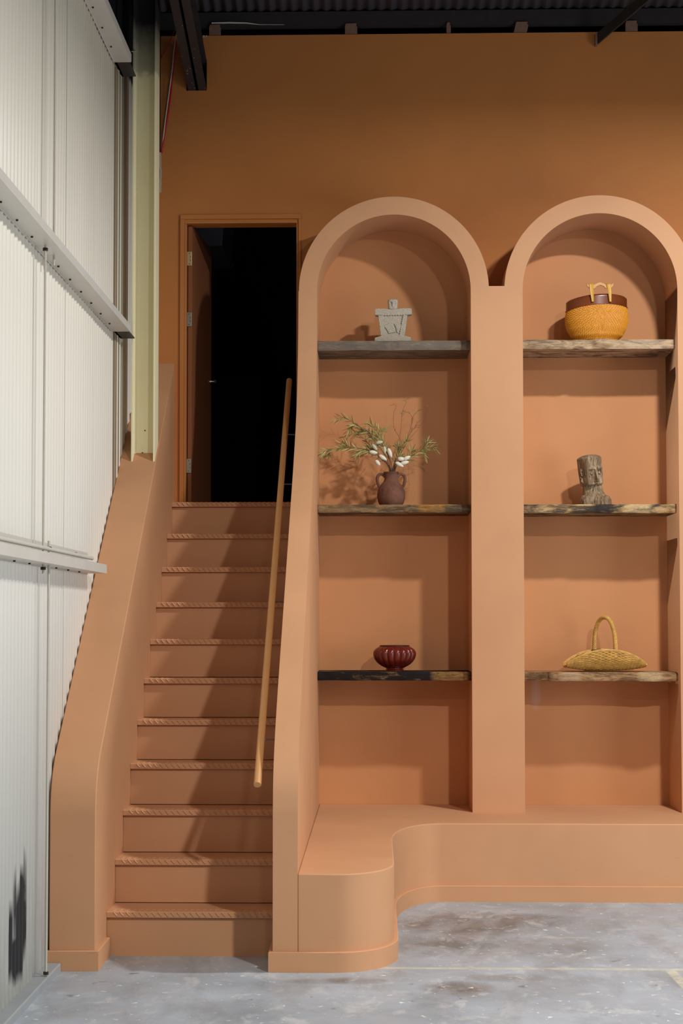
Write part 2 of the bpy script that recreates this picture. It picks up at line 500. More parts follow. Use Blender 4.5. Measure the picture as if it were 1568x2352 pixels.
# --- arched surround
RO, RI, ZC = .545, .441, 3.395
C1, C2 = .105, 1.284
ar = MB()
nA = 64
def ring(cx, first):
    for i in range(nA):
        a0, a1 = pi * i / nA, pi * (i + 1) / nA
        o0 = (cx + RO * cos(a0), ZC + RO * sin(a0)); o1 = (cx + RO * cos(a1), ZC + RO * sin(a1))
        i0 = (cx + RI * cos(a0), ZC + RI * sin(a0)); i1 = (cx + RI * cos(a1), ZC + RI * sin(a1))
        vs = [(p[0], yy, p[1]) for yy in (YF, YB) for p in (o0, o1, i1, i0)]
        ar.add(vs, [(0, 3, 2, 1), (0, 1, 5, 4), (3, 7, 6, 2)])
ring(C1, True); ring(C2, False)
def legbox(x0, x1, z0, z1, top=True):
    vs = [(x, yy, z) for yy in (YF, YB) for (x, z) in ((x0, z0), (x1, z0), (x1, z1), (x0, z1))]
    ar.add(vs, [(0, 1, 2, 3), (0, 3, 7, 4), (1, 5, 6, 2)] + ([(3, 2, 6, 7)] if top else []))
a_n = math.acos((.688 - .038 - C1) / RO)
legbox(C1 + RI, C2 - RI, ZB, ZC, False)
zn = 3.418
xa = C1 + sqrt(RO * RO - (zn - ZC) ** 2); xb = C2 - sqrt(RO * RO - (zn - ZC) ** 2)
legbox(C1 + RO - .0005, C2 - RO + .0005, ZC, zn)
legbox(C2 + RI, C2 + RO + .19, ZB, ZC, True)
arc = ar.build('arched_alcove', M_TC, smooth=40, normals=False)
bm = bmesh.new(); bm.from_mesh(arc.data)
bmesh.ops.remove_doubles(bm, verts=bm.verts, dist=.0006); bmesh.ops.recalc_face_normals(bm, faces=bm.faces)
# front faces must look at -Y
nf = sum(f.normal.y * f.calc_area() for f in bm.faces if abs(f.normal.y) > .9)
if nf > 0: bmesh.ops.reverse_faces(bm, faces=bm.faces)
bm.to_mesh(arc.data); bm.free()
tag(arc, 'terracotta twin-arched alcove surround standing on the curved bench', 'alcove')
for cx in (C1, C2):
    q = MB(); n_ = 48
    pr = [(cx - RI, ZB), (cx + RI, ZB)] + [(cx + RI * cos(pi * i / n_), ZC + RI * sin(pi * i / n_)) for i in range(n_ + 1)]
    q.prism(pr, 'y', YB - .003, YB)
    q.build('alcove_back', M_BACK, arc)

# --- curved bench
def bench_outline(off=0.0):
    """plan outline of the front edge, pushed outwards by off"""
    p = [(X1 if off == 0 else X0 - off, YW - off)]
    if off: pass
    p.append((-.17, YW - off))
    for i in range(1, 17):
        a = pi / 2 * i / 16
        p.append((-.17 + (.250 + off) * sin(a), YW + .36 - (.36 + off) * cos(a)))
    p.append((.080 + off, 8.95))
    for i in range(1, 17):
        a = pi / 2 * i / 16
        p.append((.080 + off + (.27 - off) * (1 - cos(a)), 8.95 + (.70 - off) * sin(a)))
    p.append((4.6, 9.65 - off))
    return p
bo = bench_outline() + [(4.6, YB), (X1, YB)]
bench = empty('built_in_bench', (0, 9.6, 0), 'terracotta built-in bench with a rounded end beside the stairs', 'bench')
b1 = MB().prism(bo, 'z', 0, ZB)
bb = b1.build('bench_body', M_TC, smooth=35, bevel=.006, seg=3, org=(0, 9.6, 0)); rel(bb, bench); 
# skirting along the bench and round the foot of the right stair wall
def skirt(path, h, t, name, parent=None):
    m = MB()
    n = len(path)
    nrm = []
    for i in range(n):
        a = Vector(path[max(i - 1, 0)]); c = Vector(path[min(i + 1, n - 1)])
        d = (c - a).normalized(); nrm.append(Vector((d.y, -d.x)))
    sec = [(0, 0), (t, 0), (t, h - .003), (t - .003, h), (0, h)]
    vs = []
    for i in range(n):
        d0 = (Vector(path[i]) - Vector(path[max(i - 1, 0)])); d1 = (Vector(path[min(i + 1, n - 1)]) - Vector(path[i]))
        if d0.length < 1e-6: d0 = d1
        if d1.length < 1e-6: d1 = d0
        d0.normalize(); d1.normalize()
        nn = (Vector((d0.y, -d0.x)) + Vector((d1.y, -d1.x)))
        nn = nn / max(nn.length_squared / 2, .3)
        for (o, z) in sec: vs.append((path[i][0] + nn.x * o, path[i][1] + nn.y * o, z))
    k = len(sec)
    fs = [(i * k + j, i * k + (j + 1) % k, (i + 1) * k + (j + 1) % k, (i + 1) * k + j) for i in range(n - 1) for j in range(k)]
    fs += [tuple(range(k)), tuple(range((n - 1) * k, n * k))[::-1]]
    m.add(vs, fs)
    return m
sp = [(X0, 8.03), (X0, YW)] + bench_outline()[1:]
sk = skirt(sp, .086, .018, 'baseboard').build('skirting', M_TC, smooth=35, org=(0, 9.6, 0)); rel(sk, bench)
sk2 = skirt([(-1.412, YW), (XP, YW), (XP, 8.035)], .086, .016, 'baseboard').build('baseboard_left', M_TC); sk2['kind'] = 'structure'

# --- staircase
G, R_ = .25, .20
stairs = empty('staircase', (-.82, 8.04, 0), 'straight flight of terracotta steps with ribbed nosings below the dark doorway', 'staircase')
def sobj(m, name, mt, parent=None, **k):
    o = m.build(name, mt, org=(-.82, 8.04, 0), **k)
    o.parent = stairs; o.location = (0, 0, 0)
    return o
rib_me = None
for i in range(1, 12):
    yr = 8.045 + G * (i - 1); yn = 8.027 + G * (i - 1)
    sobj(MB().box(XP + .0005, X0 - .0005, yr, yr + .02, R_ * (i - 1), R_ * i - .024), 'riser', M_TC)
    yend = yr + G if i < 11 else YB + .12
    t = MB().box(XP + .0005, X0 - .0005, yn + .004, yend, R_ * i - .024, R_ * i - .003)
    to = sobj(t, 'tread', M_TC)
    # ribbed nosing strip: plate + slanted ribs
    nb = MB()
    nb.prism([(yn, R_ * i - .0265), (yn + .006, R_ * i - .0265), (yn + .006, R_ * i - .003), (yn + .08, R_ * i - .003), (yn + .08, R_ * i), (yn + .004, R_ * i), (yn, R_ * i - .004)], 'x', XP + .001, X0 - .001)
    no = sobj(nb, 'nosing', M_TC)
    rb = MB()
    rnd = random.Random(i)
    x = XP + .012
    zt = R_ * i
    while x < X0 - .03:
        # slanted rib across the front lip
        x += .0285
        a = Vector((x - .010, yn - .0005, zt - .002)); c = Vector((x + .008, yn - .0005, zt - .022))
        d = (c - a).normalized(); s = Vector((d.z, 0, -d.x)) * .0042
        fr = Vector((0, -.0038, 0))
        rb.add([a - s, a + s, c + s, c - s, (a + c) / 2 + fr - d * .008, (a + c) / 2 + fr + d * .008], [(0, 1, 4), (1, 2, 5, 4), (2, 3, 5), (3, 0, 4, 5)])
        # chequer lugs on the top of the strip
        for (dy, sg) in ((.012, 1), (.036, -1), (.060, 1)):
            cx = x + (.007 if sg < 0 else -.007)
            a = Vector((cx - .007 * sg, yn + dy - .008, zt)); c = Vector((cx + .007 * sg, yn + dy + .008, zt))
            d = (c - a).normalized(); s = Vector((-d.y, d.x, 0)) * .003; upv = Vector((0, 0, .0022))
            rb.add([a - s, a + s, c + s, c - s, (a + c) / 2 + upv - d * .006, (a + c) / 2 + upv + d * .006], [(0, 1, 4), (1, 2, 5, 4), (2, 3, 5), (3, 0, 4, 5)])
    ro_ = rb.build('nosing_ribs', M_TC, org=(-.82, 8.04, 0))
    ro_['kind'] = 'stuff'
    ro_.parent = no; ro_.location = (0, 0, 0)
# solid base under the flight
sobj(MB().prism([(8.12, 0), (8.16, .02), (10.60, 1.96), (YB - .001, 1.96), (YB - .001, 0)], 'x', XP + .001, X0 - .001), 'stringer_base', M_TC)

# --- doorway
door = empty('door_1', (-.805, YB, 2.2), None, None); door['kind'] = 'structure'
def dpart(m, name, mt, **k):
    o = m.build(name, mt, org=(-.805, YB, 2.2), **k); o.parent = door; o.location = (0, 0, 0); return o
dz = 2.2
ax0, ax1, axz = -1.174, -.447, 3.942
dpart(MB().box(ax0, -1.149, YB - .012, YB, dz, 3.9135), 'architrave', M_WALL, bevel=.002)
dpart(MB().box(-.462, ax1, YB - .012, YB, dz, 3.9135), 'architrave', M_WALL, bevel=.002)
dpart(MB().box(ax0, ax1, YB - .012, YB, 3.914, axz), 'architrave', M_WALL, bevel=.002)
dpart(MB().box(-1.1485, -1.136, YB - .003, YB + .12, dz, 3.889), 'door_jamb', M_WALL, bevel=.0015)
dpart(MB().box(-.474, -.4645, YB - .003, YB + .12, dz, 3.889), 'door_jamb', M_WALL, bevel=.0015)
dpart(MB().box(-1.1485, -.4645, YB - .003, YB + .12, 3.8895, 3.9035), 'door_head', M_WALL, bevel=.0015)
dpart(MB().box(-1.140, -1.1385 + .011, YB + .075, YB + .09, dz, 3.889), 'door_stop', M_WALL)
leafM = Matrix.Translation((-1.131, YB + .045, 0)) @ Matrix.Rotation(radians(-5.0), 4, 'Z')
leaf = dpart(MB().box(0, .024, 0, .66, dz + .008, 3.884, leafM), 'door_leaf', terracotta('shaded_terracotta_door', (.27, .10, .04)), bevel=.0015)  # leaf colour darkened to carry the shade inside the doorway
for (z0, z1, mt) in ((3.642, 3.727, M_BRASS), (3.273, 3.358, M_NICKEL), (2.387, 2.472, M_NICKEL)):
    h = MB().box(-1.1355, -1.108, YB + .036, YB + .0445, z0, z1)
    ho = dpart(h, 'hinge', mt, bevel=.001)
    if mt is M_BRASS: ho['label'] = 'brass hinge'
    hh = MB()
    for q, fx in ((.88, .45), (.63, .72), (.37, .72), (.12, .42)):
        hh.tube([(-1.1355 + .0275 * fx, YB + .0355, z0 + (z1 - z0) * q), (-1.1355 + .0275 * fx, YB + .0375, z0 + (z1 - z0) * q)], .0028, 8)
    s_ = hh.build('screws', M_HOLE, org=(-.805, YB, 2.2)); s_.parent = ho; s_.location = (0, 0, 0)
kp = leafM @ Vector((.024, .60, 3.02))
kb_ = MB().tube([kp, kp + Vector((.012, 0, 0)), kp + Vector((.013, 0, 0)), kp + Vector((.028, 0, 0)), kp + Vector((.030, 0, 0)), kp + Vector((.042, -.001, 0)), kp + Vector((.046, 0, 0))], [.013, .013, .006, .006, .013, .015, .007], 14)
ko = kb_.build('door_knob', M_CHROME, smooth=True, org=(-.805, YB, 2.2)); ko.parent = leaf; ko.location = (0, 0, 0)

# duct and beam hanging in the dark store room
du = MB().prism([(-1.36, 4.165), (-1.09, 4.17), (-1.06, 4.6), (-1.36, 4.6)], 'y', 12.6, 13.4)
tag(du.build('ceiling_duct', M_DUCT, org=(-1.2, 12.9, 4.3)), 'faint grey duct under the ceiling of the dark room beyond the door', 'duct')
bm_ = MB().box(-1.30, -1.12, 13.9, 14.0, 4.28, 4.305)
tag(bm_.build('light_batten', M_DUCT, org=(-1.2, 13.95, 4.3)), 'thin unlit batten deep in the dark room beyond the door', 'batten')

# ================================================================ STEEL
# column: H section, foot cut to the slope of the left stair wall
def slopeZ(Y): return 1.20 + (Y - 8.20) * (3.045 - 1.20) / (YB - 8.20)
colm = empty('steel_column', (-1.275, 9.83, 2.4), 'pale yellow steel H-column, black-sprayed at its top, standing on the left stair wall', 'column')
def cpart(m, name, mt, **k):
    o = m.build(name, mt, org=(-1.275, 9.83, 2.4), **k); o.parent = colm; o.location = (0, 0, 0); return o
for (x0, x1) in ((-1.343, -1.333), (-1.222, -1.212)):
    cpart(MB().prism([(9.752, slopeZ(9.752)), (9.905, slopeZ(9.905)), (9.905, 5.36), (9.752, 5.39)], 'x', x0, x1), 'flange', M_COL, bevel=.001)
wb = MB().prism([(-1.333, slopeZ(9.80)), (-1.328, slopeZ(9.824) - .0), (-1.222, slopeZ(9.824)), (-1.222, 5.36), (-1.333, 5.36)], 'y', 9.824, 9.832)
# fillets
wb.prism([(-1.333, 9.812), (-1.333, 9.824), (-1.321, 9.824)], 'z', slopeZ(9.83) - .01, 5.36)
wb.prism([(-1.222, 9.812), (-1.234, 9.824), (-1.222, 9.824)], 'z', slopeZ(9.83) - .01, 5.36)
cpart(wb, 'web', M_COL)
bo_ = MB()
for (px, py) in ((327, 1040), (333, 989)):
    p = at(px, py, 9.823); bo_.tube([p, p - Vector((0, .004, 0))], .0035, 8)
cpart(bo_, 'bolts', M_HOLE)
p = at(311, 117, 9.74)
cpart(MB().tube([p + Vector((-.022, 0, -.003)), p, p + Vector((.006, 0, .0))], [.003, .0045, .006], 10), 'tie_bolt', M_ROD, smooth=True)

# girts (horizontal rails on the corrugated wall)
XG = XW + .1
def girt(zb, zt, y1, label, lip_h, clip=False):
    g = empty('wall_girt', (XW + .05, 7, zb), label, 'girt', 'steel girts along the corrugated wall')
    org = (XW + .05, 7, zb)
    def gp(m, name, mt=M_GIRT, **k):
        o = m.build(name, mt, org=org, **k); o.parent = g; o.location = (0, 0, 0); return o
    # Z / C shape: lower flange on the wall, outer lip, small returned top
    sec = [(XW + .006, zb), (XG, zb), (XG, zt), (XG - .016, zt + .003), (XG - .016, zt - .001), (XG - .004, zt - .004), (XG - .004, zb + .004), (XW + .006, zb + .004)]
    gp(MB().prism(sec, 'y', 2.6, y1), 'rail')
    gp(MB().box(XW + .006, XW + .010, 2.6, y1 - .02, zb - .006, zb + .10), 'back_flange')
    yy = 5.0; first = None
    while yy < y1 - .1:
        if first is None:
            first = MB().tube([(0, 0, 0), (0, 0, -.006)], .005, 6).build('screw', M_HOLE, g); q_ = first
        else:
            q_ = first.copy(); COL.objects.link(q_); q_.parent = g
        q_.location = (-.02, yy - 7, 0); yy += .30
    return g, gp
g1, gp1 = girt(1.729, 1.772, 8.69, 'lowest pale girt, ending in front of the left stair wall', .043)
q = MB().tube([(XG - .045, 4.0, 1.792), (XG - .045, 8.52, 1.797)], .009, 8); gp1(q, 'conduit', M_GIRT, smooth=True)
wv = MB().tube([at(166, 1276, 8.2), at(170, 1271, 8.2), at(175, 1268, 8.2), at(179, 1273, 8.2), at(178, 1280, 8.2)], .0015, 5)
tag(wv.build('wire_end', M_BRKT, smooth=True), 'short curl of wire sticking up from the lowest girt', 'wire')
g2, gp2 = girt(3.045, 3.083, 9.47, 'middle pale girt on the corrugated wall, meeting the column below door height', .038)
gp2(MB().box(XW + .01, XG - .012, 9.47, 9.74, 3.05, 3.056).box(XW + .01, XW + .02, 9.47, 9.74, 3.05, 3.15), 'end_cleat', M_BLACK)
g3, gp3 = girt(4.505, 4.548, 9.47, 'top girt on the corrugated wall below the black-sprayed band', .043)
gp3(MB().box(XW + .01, XG - .012, 9.47, 9.74, 4.51, 4.516).box(XW + .01, XW + .02, 9.47, 9.74, 4.51, 4.60), 'end_cleat', M_BLACK)

def rod(px0, px1, py0, py1, X, label, r=.005):
    def AX(px, py):
        rr = FW + RT * ((px - CX) / F) + UP * ((CY - py) / F); t = X / rr.x; return rr * t + Vector((0, 0, HC))
    a, b = AX(px0, py0), AX(px1, py1)
    return a, b
def sag_rod(y, z0, z1, label, nuts):
    o = empty('sag_rod', (-1.36, y, z0), label, 'rod', 'sag rods tying the girts')
    m = MB().tube([(0, 0, 0), (0, 0, z1 - z0)], .0052, 8); m.build('rod', M_ROD, o, smooth=True)
    for z in nuts:
        n_ = MB().tube([(0, 0, z - z0 - .006), (0, 0, z - z0 + .006)], .011, 6)
        n_.build('nut', M_HOLE, o)
    return o
sag_rod(7.47, 3.0, 4.62, 'upper sag rod between the middle and top girts', [3.105])
sag_rod(7.275, 1.69, 3.10, 'middle sag rod between the lowest and middle girts', [3.028, 1.712])
sag_rod(7.40, .040, 1.83, 'lowest sag rod from the kerb to the lowest girt', [1.80, .048])

# rafter: pair of channels running down through the back wall
def rz(Y): return 4.70 + SL * (YB - Y)
raf = empty('roof_rafter', (-1.07, YB, 4.70), 'black twin-channel rafter entering the hole in the wall above the door', 'rafter')
for (x0, x1, wside) in ((-1.130, -1.083, -1), (-1.066, -1.018, 1)):
    m = MB()
    Y0, Y1 = 3.0, YB + .25
    def seg(xa, xb, za, zb2):
        vs = [(x, Y, rz(Y) + z) for Y in (Y0, Y1) for (x, z) in ((xa, za), (xb, za), (xb, zb2), (xa, zb2))]
        m.add(vs, [(0, 1, 2, 3), (4, 7, 6, 5), (0, 4, 5, 1), (1, 5, 6, 2), (2, 6, 7, 3), (3, 7, 4, 0)])
    seg(x0, x1, 0, .006); seg(x0, x1, .174, .18)
    if wside < 0: seg(x1 - .006, x1, .006, .174)
    else: seg(x0, x0 + .006, .006, .174)
    o = m.build('channel', M_BLACK, org=(-1.07, YB, 4.70)); o.parent = raf; o.location = (0, 0, 0)
sp_ = MB()
rnd = random.Random(9)
for _ in range(16):
    x = rnd.choice((rnd.uniform(-1.128, -1.085), rnd.uniform(-1.064, -1.02))); Y = rnd.uniform(10.35, 10.64) if _ < 11 else rnd.uniform(9.9, 10.4)
    s = rnd.uniform(.001, .0028)
    sp_.box(x - s, x + s, Y - s, Y + s, rz(Y) - .0012, rz(Y) + .001)
o = sp_.build('paint_flecks', M_PLASTER, org=(-1.07, YB, 4.70)); o.parent = raf; o.location = (0, 0, 0); o['kind'] = 'stuff'

# purlin above the wall head, with tabs holding the wall
pu = empty('roof_purlin', (1, YB + .03, 5.09), 'black purlin running above the head of the terracotta wall', 'purlin')
m = MB().prism([(YB + .02, 5.10), (YB + .05, 5.088), (YB + .08, 5.10), (YB + .08, 5.20), (YB + .075, 5.20), (YB + .06, 5.125), (YB + .03, 5.125), (YB + .03, 5.135), (YB + .045, 5.185), (YB + .02, 5.185)], 'x', -1.45, 4.6)
o = m.build('channel', M_BLACK, org=(1, YB + .03, 5.09)); o.parent = pu; o.location = (0, 0, 0)
m = MB().tube([(-.99, YB + .012, 5.118), (-.88, YB + .012, 5.119), (-.78, YB + .014, 5.117), (-.70, YB + .02, 5.108), (-.55, YB + .02, 5.106)], [.005, .0055, .0045, .002, .0012], 6)
tag(m.build('white_strap', M_WHITECAB, smooth=True), 'thin white strap lying along the black purlin above the door', 'strap')
for j, (xa, xb, lab) in enumerate(((-1.004, -.933, 'small steel tab on the wall head nearest the rafter'), (-.182, -.108, 'small steel tab on the wall head above the left arch'), (.430, .456, 'narrowest steel tab on the wall head'), (.833, .911, 'leaning steel tab on the wall head between the arches'), (1.504, 1.577, 'steel tab on the wall head behind the diagonal brace'))):
    sk_ = .012 if j in (3,) else 0
    m = MB().prism([(xa, 5.034), (xb, 5.034), (xb + sk_, 5.085), (xb + sk_ - .006, 5.088), (xb + sk_ - .006, 5.105), (xa + sk_ + .006, 5.105), (xa + sk_, 5.088)], 'y', YB + .004, YB + .009)
    m.box(xa, xb, YB + .004, YB + .06, 5.034, 5.039)
    tag(m.build('steel_tab', M_STEELTAB, org=((xa + xb) / 2, YB, 5.036)), lab, 'bracket', 'steel tabs on the wall head')

# diagonal brace
a = Vector((1.330, 10.60, 4.981)); b_ = Vector((1.90, 9.75, 5.28))
d = (b_ - a).normalized()
m = MB()
hz = Vector((0, 0, .033)); th = Vector((.004, .003, 0))
m.add([a - hz - th, a + hz - th, a + hz + th, a - hz + th, b_ - hz - th, b_ + hz - th, b_ + hz + th, b_ - hz + th], [(0, 1, 2, 3), (4, 7, 6, 5), (0, 4, 5, 1), (1, 5, 6, 2), (2, 6, 7, 3), (3, 7, 4, 0)])
fl_ = d.cross(Vector((0, 0, 1))).normalized() * .03
m.add([a + hz, a + hz - fl_, b_ + hz - fl_, b_ + hz, a + hz - Vector((0, 0, .004)), a + hz - fl_ - Vector((0, 0, .004)), b_ + hz - fl_ - Vector((0, 0, .004)), b_ + hz - Vector((0, 0, .004))], [(0, 1, 2, 3), (4, 7, 6, 5), (0, 4, 5, 1), (2, 6, 7, 3)])
br = empty('roof_brace', a, 'black diagonal angle brace above the right arch', 'brace')
o = m.build('angle_bar', M_BLACK, org=a); o.parent = br; o.location = (0, 0, 0)
m = MB().box(1.318, 1.330, YB - .05, YB, 4.945, 5.015)
o = m.build('end_plate', M_STEELTAB, org=a); o.parent = br; o.location = (0, 0, 0)

# cables
def cable(name, pts, r, mt, lab):
    P_ = [at(px, py, Y) for (px, py, Y) in pts]
    Q = []
    for i in range(len(P_) - 1):
        p0, p1, p2, p3 = P_[max(i - 1, 0)], P_[i], P_[i + 1], P_[min(i + 2, len(P_) - 1)]
        for j in range(6):
            t = j / 6
            Q.append(.5 * (2 * p1 + (p2 - p0) * t + (2 * p0 - 5 * p1 + 4 * p2 - p3) * t * t + (3 * p1 - p0 - 3 * p2 + p3) * t ** 3))
    Q.append(P_[-1])
    return tag(MB().tube(Q, r, 8).build(name, mt, smooth=True), lab, 'cable')
cable('white_cable', [(412, 50, 10.45), (405, 78, 10.5), (400, 110, 10.56), (395, 160, 10.6), (387, 220, 10.62), (379, 280, 10.62), (373, 330, 10.63), (369, 352, 10.66)], .0042, M_WHITECAB, 'white cable hanging down the wall between column and rafter')
cable('red_cable', [(404, 92, 10.56), (402, 130, 10.60), (396, 170, 10.63), (391, 225, 10.63), (382, 285, 10.63), (373, 340, 10.63), (370, 356, 10.66)], .0058, M_REDCAB, 'thick red cable hanging just right of the white cable')
cable('red_cable', [(402, 68, 10.5), (392, 90, 10.56), (381, 112, 10.6), (372, 130, 10.63), (362, 148, 10.66)], .0022, M_REDCAB, 'thin dark red cable slanting from rafter to column')

# ================================================================ HANDRAIL
hr = empty('handrail', (-.50, 7.74, .80), 'straight round ochre handrail along the right side of the stairs', 'handrail')
ra, rb2 = Vector((-.512, 7.745, .790)), Vector((-.512, 10.545, 2.925))
o = MB().tube([ra, rb2], .0168, 28).build('rail', M_RAIL, smooth=True, org=(-.5, 7.74, .8), bevel=.002); o.parent = hr; o.location = (0, 0, 0)
for Y in (10.06, 9.65, 8.80, 7.985):
    t = (Y - ra.y) / (rb2.y - ra.y); c = ra.lerp(rb2, t)
    m = MB().tube([c + Vector((.010, 0, -.004)), (X0 + .001, Y + .012, c.z - .004)], .0034, 10)
    m.tube([(X0 - .003, Y + .012, c.z - .004), (X0 + .001, Y + .012, c.z - .004)], .012, 14)
    o = m.build('bracket', M_BRKT, smooth=True, org=(-.5, 7.74, .8)); o.parent = hr; o.location = (0, 0, 0)

# ================================================================ SHELVES
def shelf(name, x0, x1, zt, zb, yf, seed, mt, label, front_fn=None, top_fn=None):
    org = ((x0 + x1) / 2, yf, zb)
    nx, nz = 90, 6
    m = MB()
    h = zt - zb
    def wob(x, z):
        n = .009 * noise.noise(Vector((x * 5 + seed, z * 9, seed * 1.3))) + .0035 * noise.noise(Vector((x * 22 + seed, z * 30, seed))) + .0012 * noise.noise(Vector((x * 70, z * 90, seed)))
        return n + (front_fn(x, z) if front_fn else 0)
    def edge(x, top):
        e = .0035 * noise.noise(Vector((x * 6, 3 if top else 9, seed * 2))) + .0012 * noise.noise(Vector((x * 30, 5 if top else 2, seed)))
        return e + (top_fn(x) if (top and top_fn) else 0)
    # closed section swept along x: front face rows, then top, back, bottom
    W = nx + 1
    secs = []
    for j in range(nz + 1):
        secs.append(('f', j / nz))
    vs = []
    rows = 0
    for (kk, t) in secs:
        for i in range(W):
            x = x0 + (x1 - x0) * i / nx
            r = .0035 * (1 if t in (0, 1) else 0)
            z = zb + h * t + (edge(x, True) * t + edge(x, False) * (1 - t))
            vs.append((x, yf + wob(x, t * .05) + r, z))
        rows += 1
    for (yy, t) in ((yf + .05, 1), (YB - .0035, 1), (YB - .0035, 0), (yf + .05, 0)):
        for i in range(W):
            x = x0 + (x1 - x0) * i / nx
            vs.append((x, yy, zt if t else zb))
        rows += 1
    fs = [(j * W + i, j * W + i + 1, ((j + 1) % rows) * W + i + 1, ((j + 1) % rows) * W + i) for j in range(rows) for i in range(nx)]
    fs += [tuple(j * W for j in range(rows)), tuple(j * W + nx for j in range(rows))[::-1]]
    m.add(vs, fs)
    o = m.build('timber_shelf', mt, smooth=45, org=org)
    return tag(o, label, 'shelf', 'live-edge shelves in the two arches')
GREY = (.20, .165, .13)
W1 = wood('weathered_grey_timber', 1.3, (.30, .24, .17), (.17, .115, .075), (.06, .048, .042), .6, front=[(-.44, .40, (.17, .145, .125), .75)])
W2 = wood('spalted_orange_timber', 4.1, (.40, .28, .15), (.33, .16, .05), (.035, .028, .022), .85, .40, .56, front=[(-.44, .02, (.13, .09, .05), .55), (.12, .30, (.55, .24, .04), .55)])
W3 = wood('charred_timber', 7.7, (.45, .28, .12), (.26, .13, .045), (.015, .011, .012), 1.0, .30, .46, front=[(-.44, .14, (.013, .010, .009), 1.0), (.20, .44, (.50, .27, .08), .5)])
W4 = wood('pale_knotted_timber', 10.2, (.62, .47, .30), (.36, .22, .12), (.05, .038, .032), .8, .46, .6, front=[(-.44, -.18, (.09, .07, .06), .35), (.14, .44, (.60, .46, .32), .5)])
W5 = wood('speckled_spalted_timber', 13.9, (.58, .42, .22), (.38, .21, .08), (.04, .032, .028), .95, .42, .56, front=[(-.05, .08, (.026, .022, .022), .95), (.12, .30, (.68, .50, .26), .6)])
W6 = wood('red_brown_figured_timber', 17.4, (.52, .34, .17), (.28, .135, .06), (.06, .03, .02), .7, .45, .62, front=[(-.44, -.27, (.09, .04, .018), .9), (-.24, -.10, (.56, .42, .27), .5), (.20, .36, (.60, .46, .26), .6)])
LX0, LX1 = -.3345, .5450
RX0, RX1 = .8470, 1.7240
shelf('s', LX0, LX1, 3.118, 3.063, 10.285, 1, W1, 'top shelf of the left arch, grey weathered front edge')
shelf('s', LX0, LX1, 2.168, 2.122, 10.285, 2, W2, 'middle shelf of the left arch, spalted brown and orange edge')
shelf('s', LX0, LX1, 1.207, 1.157, 10.285, 3, W3, 'bottom shelf of the left arch, charred black edge')
def knot(x, z):
    d = ((x - 1.315) / .075) ** 2 + ((z - .03) / .026) ** 2
    return -.022 * max(0, 1 - d) + .012 * max(0, 1 - ((x - 1.235) / .03) ** 2) * (1 if z < .05 else 1)
shelf('s', RX0, RX1, 3.120, 3.066, 10.290, 4, W4, 'top shelf of the right arch, pale edge with a large knot', knot, lambda x: .006 * max(0, 1 - ((x - 1.315) / .07) ** 2))
shelf('s', RX0, RX1, 2.168, 2.118, 10.285, 5, W5, 'middle shelf of the right arch, black-speckled golden edge', lambda x, z: -.006 * max(0, 1 - ((x - 1.28) / .06) ** 2))
shelf('s', RX0, RX1, 1.205, 1.155, 10.290, 6, W6, 'bottom shelf of the right arch, red-brown wavy edge', lambda x, z: (.010 * (x < .985)) - .012 * max(0, 1 - ((x - 1.60) / .09) ** 2), lambda x: -.006 * max(0, (x - 1.60) / .12))

# ================================================================ STONE FIGURE
def stone():
    m, nt, b = mat('grey_granite', .85, spec=.2)
    v = coords(nt)
    c = mix(nt, ramp(nt, noise_tex(nt, v, 260, 3, .7), [(.36, 0), (.64, 1)]), (.25, .21, .155), (.62, .56, .46))
    c = mix(nt, ramp(nt, noise_tex(nt, v, 18, 3), [(.35, 0), (.65, .5)]), c, (.46, .41, .33))
    L(nt, c, b.inputs['Base Color']); bump(nt, b, noise_tex(nt, v, 220, 3, .7), .7, .003); return m
M_STONE = stone()
S = 1 / 394.0       # metre per pixel at the objects' depth
st = empty('stone_figure', (at(902, 780, 10.40).x, 10.40, 3.118), 'small grey granite figure with square shoulders on the top left shelf', 'sculpture', rot=(0, 0, radians(-3)))
# crop pixels (9.224 per photo pixel) -> local metres; origin at crop (757, 1115)
def cs(pts): return [((x - 757) / 9.224 * S, (1115 - y) / 9.224 * S) for (x, y) in pts]
MB().prism(cs([(372, 1115), (375, 1000), (510, 962), (640, 945), (800, 940), (1000, 962), (1142, 1000), (1144, 1115)]), 'y', -.034, .036).build('base', M_STONE, st, bevel=.003)
body = cs([(505, 962), (448, 525), (380, 512), (384, 372), (560, 372), (700, 392), (850, 388), (960, 372), (1155, 372), (1162, 505), (1068, 518), (1005, 962)])
MB().prism(body, 'y', -.016, .028).build('torso', M_STONE, st, bevel=.003)
def zig(a, b, n, amp, side):
    out = []
    for i in range(n * 2 + 1):
        t = i / (n * 2)
        x = a[0] + (b[0] - a[0]) * t; y = a[1] + (b[1] - a[1]) * t
        if i % 2: x += side[0] * amp; y += side[1] * amp
        out.append((x, y))
    return out
rel_ = MB()
rel_.prism(cs([(384, 376), (560, 372), (700, 392), (850, 388), (960, 372), (1153, 376), (1158, 503), (1062, 512)] + zig((1030, 508), (520, 512), 9, 20, (0, 1)) + [(384, 508)]), 'y', -.024, -.015)
rel_.prism(cs([(450, 516)] + zig((535, 520), (605, 958), 10, 14, (1, 0)) + [(507, 962)]), 'y', -.024, -.015)
rel_.prism(cs([(1066, 516), (1004, 962)] + zig((905, 955), (985, 520), 10, 14, (-1, 0))), 'y', -.024, -.015)
rel_.build('carved_border', M_STONE, st, bevel=.0012)
arm = MB()
arm.prism(cs([(575, 745), (600, 725), (700, 690), (745, 680), (765, 720), (800, 810), (825, 880), (800, 885), (700, 900), (675, 905), (640, 840)]), 'y', -.0225, -.015)
